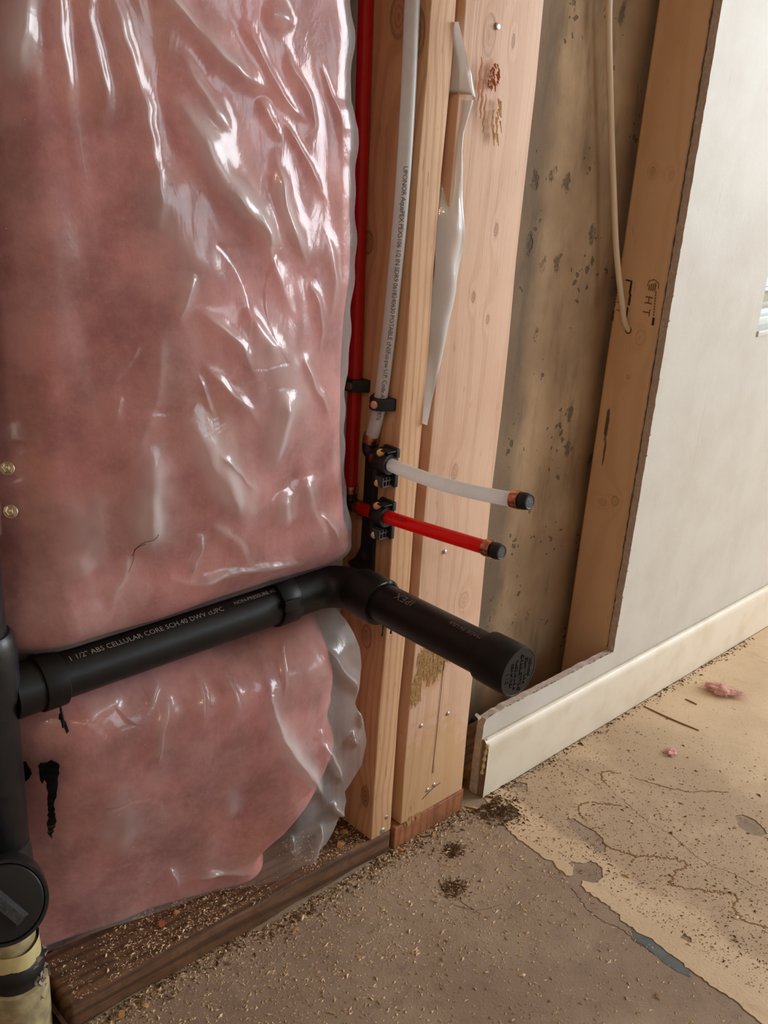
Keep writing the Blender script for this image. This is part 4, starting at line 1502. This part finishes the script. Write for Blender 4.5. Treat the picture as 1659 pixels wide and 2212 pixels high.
V = [pc + ad * h + d1 * a * (.026 if h < .012 else .020) + d2 * b * (.008 if h < .012 else .0045) for h in (.002, .016) for a in (-1, 1) for b in (-1, 1)]
mb.add(V, [(0, 1, 3, 2), (4, 6, 7, 5), (0, 4, 5, 1), (2, 3, 7, 6), (0, 2, 6, 4), (1, 5, 7, 3)])
build('plug_bar', mb, plain('bar_highlight_grey', (.06, .06, .062, 1), .6, noise_scale=300, noise_amt=.3), plug)  # bar coloured greyer to stand in for its highlight
mb = MB()
mb.lathe([(.0270, 0), (.0315, .004), (.0325, .05), (.0300, .10), (.0285, .112), (.0270, .113)], (KX, KY, .150), (0, 0, 1), 48)
build('wye_fitting', mb, mat_abs_stack, drain, smooth=True)
mb = MB()
mb.tube([(KX, KY, .155), (KX + .002, KY - .004, .10), (KX + .002, KY - .004, .01)], [.0265, .0260, .0255], 40)
build('stack_foot', mb, mat_cream, drain, smooth=True)
mb = MB()
th = np.linspace(0, 2 * math.pi * 2.2, 90)
P2, w2 = [], .030
for k, a in enumerate(th):
    for s in (0, 1):
        P2.append((KX + .001 + (.0285 + .0006 * math.sin(k * .7) + .0006 * (k / 90)) * math.cos(a), KY - .003 + (.0285 + .0006 * math.sin(k * .9) + .0006 * (k / 90)) * math.sin(a), .092 + .024 * (k / 90) + s * w2 + .006 * math.sin(a)))
mb.add(P2, [(2 * i, 2 * i + 2, 2 * i + 3, 2 * i + 1) for i in range(89)])
build('tape_wrap', mb, mat_tape, drain, smooth=True)
mb = MB()
mb.lathe([(.0275, .115), (.0320, .108), (.0325, .100), (.0300, .092), (.0300, .080)], (KX + .001, KY - .004, 0), (0, 0, 1), 40)
build('black_band', mb, mat_black, drain, smooth=True)
mb = MB()
mb.lathe([(.034, 0), (.0345, .04), (.0345, .078), (.0335, .084), (.030, .085)], (KX + .001, KY - .005, 0), (0, 0, 1), 40)
build('floor_hub', mb, mat_cream, drain, smooth=True)
mb = MB()
for k in range(26):
    a = random.uniform(-1.2, .2)
    c = np.array([KX + .031 * math.cos(a), KY - .004 + .031 * math.sin(a), random.uniform(.07, .112)])
    d = rng.normal(size=(6, 3)) * .0035
    mb.add(c + d, [(0, 1, 2), (0, 2, 3), (0, 3, 4), (1, 2, 5), (2, 3, 5), (3, 4, 5)])
tag(build('lint', mb, mat_lint, drain), kind='stuff')

# ------------------------------------------------------------------ water pipes on the stud's left face
def crimp(parent, c, axis, r=.0098, L=.0095, name='crimp_ring'):
    mb = MB()
    mb.lathe([(r - .0015, -L / 2), (r - .0002, -L / 2), (r, -L / 2 + .0006), (r, L / 2 - .0006), (r - .0002, L / 2), (r - .0015, L / 2)], c, axis, 32)
    return build(name, mb, mat_copper, parent, smooth=True)


def elbow_fit(parent, corner, up, out, r=.0088):
    c, u_, o_ = np.array(corner), np.array(up, float), np.array(out, float)
    R = .011
    pts = [c + u_ * .021, c + u_ * R] + [c + u_ * R + o_ * R - R * (o_ * math.cos(a) + u_ * math.sin(a)) for a in np.linspace(.15, 1.42, 8)] + [c + o_ * R, c + o_ * .018]
    mb = MB()
    mb.tube(pts, r, 28)
    return build('elbow_fitting', mb, mat_black, parent, smooth=True)


def plug_end(parent, c, axis, r=.0088):
    mb = MB()
    mb.lathe([(r * .8, -.004), (r * 1.06, -.0035), (r * 1.06, .002), (r, .003), (r * .95, .0062), (r * .86, .0072), (r * .72, .0066), (.001, .0066)], c, axis, 32)
    p = build('end_plug', mb, mat_black, parent, smooth=True, sharp=30)
    ax = np.asarray(axis, float) / np.linalg.norm(axis)
    mb = MB()
    mb.lathe([(r * .72, .0064), (r * .66, .0069), (r * .3, .0068), (.0005, .0072)], c, ax, 24)
    build('plug_face', mb, plain('worn_plug_face', (.10, .105, .11, 1), .4, noise_scale=500, noise_amt=.4), p, smooth=True)
    return p


WXP = -.0105
white = tag(emp('water_pipe', (WXP, .03, .60)), 'milky white water pipe bending out of the wall, text down its riser', 'pipe')
riser_pts = spline([(WXP, .0165, ZC), (WXP, .0165, 1.20), (WXP, .0155, 1.089), (WXP, .0125, 1.002), (WXP, .0118, .910), (WXP, .0150, .811), (WXP, .0195, .732), (WXP, .0290, .6465), (WXP, .0365, .617)], 140)
mb = MB()
mb.tube(riser_pts, .0080, 32)
riser = build('riser', mb, mat_pex_white, white, smooth=True)
d = np.r_[0, np.cumsum(np.linalg.norm(np.diff(riser_pts, axis=0), axis=1))]


def rp(s0):
    def f(s):
        s = s + s0
        c = np.array([np.interp(s, d, riser_pts[:, k]) for k in range(3)])
        c2 = np.array([np.interp(s + .002, d, riser_pts[:, k]) for k in range(3)])
        t = c2 - c
        return c, t / np.linalg.norm(t)
    return f


s_at = lambda z: float(np.interp(-z, -riser_pts[:, 2], d))
mb = MB()
nview = np.array([-.50, -.85, .0])
text_on_pipe(mb, 'UPONOR AquaPEX PEX5106 1/2 IN SDR9 0618240630 POTABLE cNSFus-pw U.P. Code ASTM F876', .0074, None, None, nview, .0080, .0004, .92, path=rp(s_at(.930)))
build('lettering', mb, mat_print_dark, riser)
elbow_fit(white, (WXP, .0415, .598), (0, -.20, .98), (0, -1, .02))
crimp(white, (WXP, .0372, .6175), (0, -.24, .97))
crimp(white, (WXP, .0245, .5965), (0, -1, .02))
wst = spline([(WXP, .024, .5960), (WXP, .009, .5945), (WXP, -.029, .5938), (WXP, -.066, .5945), (WXP, -.102, .597), (WXP, -.143, .602), (WXP, -.180, .608), (WXP, -.1925, .6103)], 50)
mb = MB()
mb.tube(wst, .0080, 32)
build('stub', mb, mat_pex_white, white, smooth=True)
wa = wst[-1] - wst[-3]
crimp(white, wst[-1] - wa / np.linalg.norm(wa) * .002, wa, .0099, .011)
plug_end(white, wst[-1] + wa / np.linalg.norm(wa) * .008, wa)

RXP = -.0095
red = tag(emp('water_pipe', (RXP, .07, .52)), 'bright red water pipe stub below the white one', 'pipe')
rr = spline([(RXP, .0885, ZC - .3), (RXP, .0875, 1.10), (RXP, .0825, .953), (RXP, .0770, .802), (RXP, .0725, .672), (RXP, .0715, .60), (RXP, .0700, .545)], 80)
mb = MB()
mb.tube(rr, .0082, 32)
build('riser', mb, mat_pex_red, red, smooth=True)
elbow_fit(red, (RXP, .0700, .522), (0, 0, 1), (0, -1, .05))
crimp(red, (RXP, .0700, .5425), (0, 0, 1))
crimp(red, (RXP, .0510, .5228), (0, -1, .06))
rs0, rs1 = np.array([RXP - .0005, .050, .5228]), np.array([RXP - .001, -.1635, .5435])
mb = MB()
mb.tube([rs0, (rs0 + rs1) / 2 + np.array([0, 0, -.0008]), rs1], .0081, 32)
rst = build('stub', mb, mat_pex_red, red, smooth=True)
ra = rs1 - rs0
ra /= np.linalg.norm(ra)
mb = MB()
text_on_pipe(mb, '07-23 0020ft', .0066, rs0 + ra * .047, ra, (-.80, 0, .60), .0081, .0003, 1.25)
build('lettering', mb, mat_print_red, rst)
crimp(red, rs1 - ra * .003, ra, .0099, .011)
plug_end(red, rs1 + ra * .008, ra)


def pipe_clip(c, label, m_nail, r=.0083, w=.0075):
    """black half clip round a vertical pipe, nailed beside it."""
    t = tag(emp('pipe_clip', (0, c[1], c[2])), label, 'clip', 'pipe clips on the stud')
    x, y, z = c
    mb = MB()
    ro = r + .0032
    prof = [(0, y + ro + .006), (0, y - ro - .006), (-.0045, y - ro - .006), (x - ro * .35, y - ro), (x - ro * .9, y - ro * .6), (x - ro * 1.05, y), (x - ro * .9, y + ro * .6), (x - ro * .35, y + ro), (-.0045, y + ro + .006)]
    V = [(a, b, z + s * w) for s in (-1, 1) for a, b in prof]
    n = len(prof)
    F = [tuple(range(n)), tuple(range(2 * n - 1, n - 1, -1))] + [(i, (i + 1) % n, n + (i + 1) % n, n + i) for i in range(n)]
    mb.add(V, F)
    build('clip_body', mb, mat_black, t, bevel=.0008)
    nail(t, (x - ro * 1.05, y - .003, z), (-.92, -.38, .05), .0048, m_nail)
    return t


pipe_clip((WXP, .0262, .664), 'black clip holding the white riser with a copper nail', mat_nail_copper)
pipe_clip((RXP, .0720, .676), 'black clip holding the shaded red riser', plain('dull_nail', (.16, .13, .11, 1), .6, .6))


def stub_clamp(c, label, m1, m2, dy):
    """black clamp block the stub passes through, with a latticed lower wing."""
    x, y, z = c
    t = tag(emp('stub_clamp', (0, y, z - .025)), label, 'clamp', 'stub clamps on the stud')
    mb = MB()
    mb.lathe([(.0086, -.010), (.0128, -.010), (.0135, -.008), (.0135, .008), (.0128, .010), (.0086, .010)], (x - .0005, y, z), (0, -1, .03), 32)
    build('clamp_ring', mb, mat_black, t, smooth=True, sharp=35)
    mb = MB()
    mb.box(-.0215, -.0005, y + .004, y + .010, z - .028, z + .017)
    mb.box(-.006, -.0005, y - .014, y + .010, z + .008, z + .019)
    mb.box(-.006, -.0005, y - .014, y + .010, z - .029, z - .012)
    mb.box(-.020, -.0005, y - .013, y + .004, z + .0155, z + .0175)
    build('clamp_body', mb, mat_black, t, bevel=.0007)
    mb = MB()
    for k in range(4):
        mb.box(-.0215 + .0052 * k, -.0200 + .0052 * k, y - .009, y + .004, z - .028, z - .0155)
    mb.box(-.0215, -.0005, y - .0095, y - .0080, z - .028, z - .0262)
    mb.box(-.0215, -.0005, y - .0095, y - .0080, z - .0205, z - .0190)
    build('lattice', mb, plain('lattice_grey', (.055, .055, .060, 1), .4), t)
    nail(t, (-.0190, y + .0005, z + .0135), (-.75, -.62, .2), .0048, m1)
    nail(t, (-.0200, y + .0005, z - .0245), (-.75, -.62, .2), .0048, m2)
    return t


stub_clamp((WXP, .010, .5945), 'black stub clamp with brassy nails round the white pipe', mat_nail_brass, mat_nail_brass, 0)
stub_clamp((RXP - .0008, .010, .5270), 'black stub clamp with a copper nail round the red pipe', mat_nail_copper, mat_nail, 0)

# flat black bracket running down to the drain elbow
br = tag(emp('pipe_bracket', (0, .040, .44)), 'flat black bracket strip between the water stubs and the drain elbow', 'bracket')
out = [(.0300, .598), (.0500, .598), (.0490, .500), (.0490, .470), (.058, .452), (.072, .440), (.060, .432), (.0255, .440), (.0265, .480), (.0290, .540)]
mb = MB()
V = [(xx, y, z) for xx in (-.0008, -.0062) for y, z in out]
n = len(out)
mb.add(V, [tuple(range(n)), tuple(range(2 * n - 1, n - 1, -1))] + [(i, (i + 1) % n, n + (i + 1) % n, n + i) for i in range(n)])
build('strip', mb, mat_black, br, bevel=.0006)
nail(br, (-.0064, .0405, .4605), (-1, 0, 0), .0050, plain('blackened_nail', (.05, .05, .045, 1), .5, .5))

# ------------------------------------------------------------------ floor coat, cracks, glue, dust
coat = [(.2380, -.0085), (.2300, -.030)] + rag([(.230, -.040), (.258, -.042), (.256, -.064), (.237, -.074), (.216, -.064), (.208, -.082), (.204, -.108), (.204, -.132),
        (.201, -.154), (.207, -.167), (.200, -.178), (.197, -.197), (.201, -.202), (.219, -.194), (.219, -.183), (.229, -.187), (.236, -.198), (.249, -.201), (.253, -.211),
        (.249, -.223), (.231, -.234), (.218, -.233), (.207, -.218), (.197, -.223), (.194, -.243), (.195, -.264), (.192, -.286), (.184, -.310), (.184, -.327), (.189, -.343),
        (.186, -.361), (.184, -.379), (.182, -.401), (.182, -.420), (.180, -.441), (.181, -.470), (.175, -.497), (.175, -.511), (.172, -.60), (.180, -.80), (.17, -1.4)], .004, .0014, 21)
coat += [(.3, -2.0), (1.2, -2.4), (2.9, -2.4), (2.9, -.0085)]
holes = [[(.297, -.122), (.308, -.128), (.307, -.146), (.309, -.165), (.306, -.184), (.293, -.199), (.282, -.205), (.274, -.199), (.277, -.181), (.280, -.162), (.286, -.141)],
         [(.514, -.287), (.526, -.293), (.529, -.310), (.522, -.332), (.513, -.341), (.498, -.338), (.491, -.324), (.494, -.304)],
         [(.219, -.366), (.230, -.365), (.231, -.374), (.224, -.383), (.221, -.374)],
         [(.300, -.017), (.315, -.018), (.319, -.030), (.302, -.043), (.292, -.032)]]
hs = [rag(h + [h[0]], .003, .0008, 30 + i)[:-1] for i, h in enumerate(holes)]
V, F = curve_fill([coat] + hs, .0002, .0011)
tag(build('paint_coat', MB().add(V, F), mat_coat, floor), 'worn beige coating with a ragged edge')
V, F = curve_fill([rag([(.186, -.312), (.1885, -.344), (.185, -.362), (.183, -.380), (.181, -.402), (.171, -.410), (.166, -.395), (.166, -.371), (.170, -.347), (.170, -.327), (.186, -.312)], .005, .0008, 5)[:-1]], .0001, .0004)
build('blue_stain', MB().add(V, F), mat_blue, floor)


def line_on_floor(name, pts, r, m, z=.0011, flat=.35, wob=.0012):
    q = spline([(a, b, z) for a, b in pts], max(14, len(pts) * 8))
    q[:, :2] += rng.normal(size=(len(q), 2)) * wob
    V, F = tube(q, [r * random.uniform(.5, 1.3) for _ in q], 6)
    V[:, 2] = z + (V[:, 2] - z) * flat
    return build(name, MB().add(V, F), m, floor)


line_on_floor('crack', [(.416, -.018), (.410, -.053), (.407, -.085), (.405, -.104)], .0006, mat_crack)
line_on_floor('crack', [(.409, -.150), (.398, -.178), (.393, -.211), (.394, -.239), (.388, -.271), (.380, -.300), (.379, -.325), (.386, -.338), (.389, -.360), (.390, -.387), (.392, -.42), (.396, -.50)], .0006, mat_crack)
line_on_floor('crack', [(.184, -.216), (.173, -.240), (.165, -.264), (.165, -.281), (.173, -.305), (.170, -.327), (.169, -.350), (.170, -.379)], .0006, plain('slab_crack', srgb(84, 72, 62), .9), .0002)
for pts in ([(.318, -.142), (.325, -.128), (.338, -.116), (.360, -.119)], [(.367, -.128), (.381, -.145), (.394, -.161)],
            [(.293, -.199), (.302, -.219), (.310, -.236), (.332, -.259), (.351, -.284), (.355, -.295), (.344, -.299), (.332, -.294), (.317, -.298), (.299, -.302), (.308, -.319), (.326, -.343), (.343, -.362), (.352, -.374), (.344, -.381), (.326, -.385), (.318, -.395), (.318, -.413), (.328, -.434)],
            [(.421, -.111), (.431, -.095), (.443, -.088), (.463, -.107)], [(.47, -.13), (.50, -.19), (.56, -.25)]):
    line_on_floor('glue_line', pts, .0016, mat_glue, .0012, .3, .0016)
# faint scratches on the slab
mb = MB()
for pts in ([(.06, -.085), (.045, -.13), (.05, -.18)], [(.03, -.13), (.05, -.16), (.085, -.175)]):
    mb.tube(spline([(a, b, .0001) for a, b in pts], 16), .0004, 4)
build('scratch', mb, plain('scratch_brown', srgb(112, 94, 78), .9), floor)


def scatter(name, n, sampler, size, m, parent=None, label=None, cat=None, elong=2.2):
    mb = MB()
    for k in range(n):
        p = sampler()
        if p is None:
            continue
        s = size * random.lognormvariate(0, .45)
        a = random.uniform(0, math.pi * 2)
        R2 = np.array([[math.cos(a), -math.sin(a), 0], [math.sin(a), math.cos(a), 0], [0, 0, 1]])
        v = np.array([(-1, -.5, 0), (1, -.4, .15), (.1, .8, .1), (0, 0, .95)]) * np.array([s * elong * .5, s * .5, s * .6])
        v += rng.normal(size=(4, 3)) * s * .12
        v[:, 2] = np.maximum(v[:, 2], 0)
        mb.add(v @ R2.T + np.array(p), [(0, 2, 1), (0, 1, 3), (1, 2, 3), (2, 0, 3)])
    o = build(name, mb, m, parent)
    return tag(o, label, cat, kind='stuff')


def on_slab():
    x = random.uniform(-.42, .20)
    y = -abs(random.gauss(0, .16)) - .002
    if random.random() < .35:
        y = random.uniform(-.5, -.004)
    if y < -.55 or x > .20:
        return None
    return (x, y, 0)


def by_plate():
    x = random.uniform(-.43, .20)
    return (x, .012 * (x < -.2) - .003 - abs(random.gauss(0, .014)), 0)


def on_plate():
    x = random.uniform(-.435, .035)
    return (x, .012 + random.random() ** 1.2 * .07 - (.008 if x > -.2 else 0), .0385)


def on_coat():
    x = .215 + abs(random.gauss(0, .22))
    y = random.uniform(-.55, -.012)
    return (x, y, .0011)


def coat_edge():
    return (random.gauss(.235, .018), -.02 - abs(random.gauss(0, .03)), .0006)


scatter('sawdust', 8500, on_slab, .0013, mat_dust, None, 'fine pale sawdust scattered over the bare slab', 'sawdust')
scatter('sawdust', 1500, by_plate, .0014, mat_dust, None, 'coarse pale sawdust along the foot of the plates', 'sawdust')
scatter('crumbs', 1500, by_plate, .0017, mat_dust2, None, 'dark crumbs heaped against the foot of the plates', 'debris')
scatter('sawdust', 3600, on_plate, .0010, mat_dust, None, 'sawdust lying on top of the dark bottom plate', 'sawdust')
scatter('crumbs', 5200, on_coat, .0010, plain('brown_specks', srgb(112, 82, 54), .9), None, 'brown specks strewn over the beige floor coating', 'debris')
scatter('sawdust', 900, on_coat, .0013, plain('pale_flakes', srgb(226, 200, 160), .9), None, 'pale flakes strewn over the beige floor coating', 'sawdust')
scatter('crumbs', 900, coat_edge, .0019, mat_dust2, None, 'dark crumbs by the sawn end of the baseboard', 'debris')


def along_base():
    x = random.uniform(.24, 1.1)
    return (x, -.008 - abs(random.gauss(0, .008)), .0011)


scatter('crumbs', 700, along_base, .0016, mat_dust2, None, 'line of dark crumbs along the baseboard foot', 'debris')


def hollow(cx, cy, s):
    return lambda: (random.gauss(cx, s), random.gauss(cy, s * .8), 0)


scatter('crumbs', 300, hollow(.056, -.112, .010), .0017, mat_dust2, None, 'brown crumbs filling the nearer pock mark in the slab', 'debris')
scatter('crumbs', 300, hollow(.112, -.058, .010), .0017, mat_dust2, None, 'brown crumbs filling the pock mark nearer the plates', 'debris')

# soil and rubble round the foot of the stack and in the bottom of the open bay
def mound(name, x0, x1, y0, y1, zmax, m, label, seed):
    r = np.random.default_rng(seed)
    nx, ny = 44, 26
    xs_, ys_ = np.linspace(x0, x1, nx), np.linspace(y0, y1, ny)
    X, Y = np.meshgrid(xs_, ys_)
    e = np.minimum(np.minimum((X - x0) / .03, (x1 - X) / .02), (Y - y0) / .03).clip(0, 1)
    Z = zmax * e * (.55 + .45 * wave_noise(X, Y, seed, 12, 60, 300)) + r.normal(size=X.shape) * .0012 * e
    Z = np.maximum(Z, 0)
    V = np.stack([X, Y, Z], -1).reshape(-1, 3)
    ii = np.arange(nx * ny).reshape(ny, nx)
    F = np.stack([ii[:-1, :-1], ii[:-1, 1:], ii[1:, 1:], ii[1:, :-1]], -1).reshape(-1, 4).tolist()
    return tag(build(name, MB().add(V, F), m, smooth=True, sharp=80), label, 'soil', kind='stuff')


mound('soil', -.58, -.449, -.03, .12, .016, mat_dirt, 'dark soil round the foot of the drain stack', 3)
mound('rubble', .194, .575, .112, .1245, .10, mat_dirt, 'dark rubble at the bottom of the open bay', 4)


# bigger shavings and chips, each its own
def shaving(p, L, w, curl, rz, label, m=mat_chip):
    mb = MB()
    n = 9
    V = []
    for i in range(n):
        t = i / (n - 1)
        a = curl * (t - .5)
        cx, cz = (L / max(curl, .2)) * math.sin(a), (L / max(curl, .2)) * (math.cos(a * .999) - math.cos(curl / 2))
        ww = w * (.35 + .65 * math.sin(math.pi * (.15 + .7 * t)))
        for s in (-1, 1):
            for th in (0, .0006):
                V.append((cx, s * ww, abs(cz) + th + .0004))
    F = []
    for i in range(n - 1):
        a = i * 4
        F += [(a, a + 4, a + 6, a + 2), (a + 1, a + 3, a + 7, a + 5), (a, a + 1, a + 5, a + 4), (a + 2, a + 6, a + 7, a + 3)]
    F += [(0, 2, 3, 1), (4 * n - 4, 4 * n - 3, 4 * n - 1, 4 * n - 2)]
    V = np.array(V)
    c, s = math.cos(rz), math.sin(rz)
    V = V @ np.array([[c, s, 0], [-s, c, 0], [0, 0, 1]]) + np.array(p)
    return tag(build('wood_shaving', mb.add(V, F), m, smooth=True, sharp=50), label, 'wood chip', 'loose wood shavings')


shaving((-.019, .034, .0385), .014, .004, 1.9, 2.4, 'curled shaving on the plate close to the stud foot')
shaving((-.040, .017, .0385), .016, .005, 2.6, .5, 'tight curl of wood on the plate near its front edge')
shaving((-.304, .050, .0385), .012, .004, 1.4, 1.1, 'reddish chip on the plate under the sheet hem', plain('red_chip', srgb(168, 88, 50), .8))
shaving((-.280, .054, .0385), .008, .003, 1.0, .2, 'small pale chip on the plate under the sheet hem')
shaving((.205, -.012, .0005), .018, .0026, .5, -1.0, 'long yellow sliver on the floor beside the reddish plate')
shaving((.112, -.020, .0005), .010, .0025, 1.0, .6, 'pale sliver on the floor before the wide board')
shaving((-.160, -.034, .0005), .014, .0016, .5, .3, 'thin splinter on the slab in front of the dark plate')
shaving((.052, -.012, .0005), .008, .0026, 1.2, -.4, 'orange chip at the joint of the two plates', plain('orange_chip', srgb(190, 116, 60), .8))
shaving((-.392, -.006, .0005), .014, .0035, 1.7, .9, 'curled chip at the lower left foot of the dark plate')
shaving((-.366, -.012, .0005), .010, .003, 1.2, 2.0, 'pale chip beside the curled one at the plate foot')


# sticks on the coating
def stick(pts, r, label):
    q = spline([(a, b, .0022) for a, b in pts], 14)
    return tag(build('wood_splinter', MB().tube(q, [r * (.5 + .5 * math.sin(math.pi * (i + 1) / 15)) for i in range(14)], 6), mat_glue), label, 'splinter', 'splinters on the beige floor')


stick([(.674, -.018), (.676, -.07), (.684, -.126)], .0016, 'long brown splinter lying out from the baseboard')
stick([(.760, -.054), (.760, -.078)], .0014, 'short dark splinter close to the baseboard')


# tufts of pink insulation on the floor
def tuft(p, sx, sy, sz, rz, n, label, seed):
    r = np.random.default_rng(seed)
    bm = bmesh.new()
    bmesh.ops.create_icosphere(bm, subdivisions=4, radius=1.0)
    V = np.array([v.co[:] for v in bm.verts])
    F = [[v.index for v in f.verts] for f in bm.faces]
    bm.free()
    k = r.normal(size=(10, 3)) * 3.0
    ph = r.random(10) * 6
    h = 1 + sum(.07 * np.sin(V @ k[i] * 1.4 + ph[i]) for i in range(10)) + r.normal(size=len(V)) * .03
    V = V * h[:, None]
    V[:, 0] *= 1 - .35 * (V[:, 0] > 0) * np.abs(V[:, 1])
    tail = np.clip(V[:, 0], 0, None)
    V[:, 1] *= 1 / (1 + 1.1 * tail)
    V[:, 2] *= 1 / (1 + 1.3 * tail)
    V = V * np.array([sx, sy, sz])
    V[:, 2] = np.maximum(V[:, 2] + sz * .8, .0005)
    c, s = math.cos(rz), math.sin(rz)
    Rm = np.array([[c, s, 0], [-s, c, 0], [0, 0, 1]])
    mb = MB().add(V @ Rm + np.array(p), F)
    for i in range(n):
        a = V[r.integers(len(V))]
        b = a + r.normal(size=3) * np.array([sx, sy, sz]) * .35
        b[2] = abs(b[2])
        q = np.array([a, (a + b) / 2 + r.normal(size=3) * .001, b]) @ Rm + np.array(p)
        mb.tube(q, .00022, 3)
    return tag(build('insulation_tuft', mb, mat_tuft, smooth=True, sharp=80), label, 'insulation', 'pink tufts on the floor')


tuft((.838, -.090, .001), .036, .014, .010, -1.15, 420, 'large pink insulation tuft on the beige floor at the right', 3)
tuft((.585, -.131, .001), .012, .008, .004, .4, 180, 'small pink insulation tuft on the beige floor', 9)
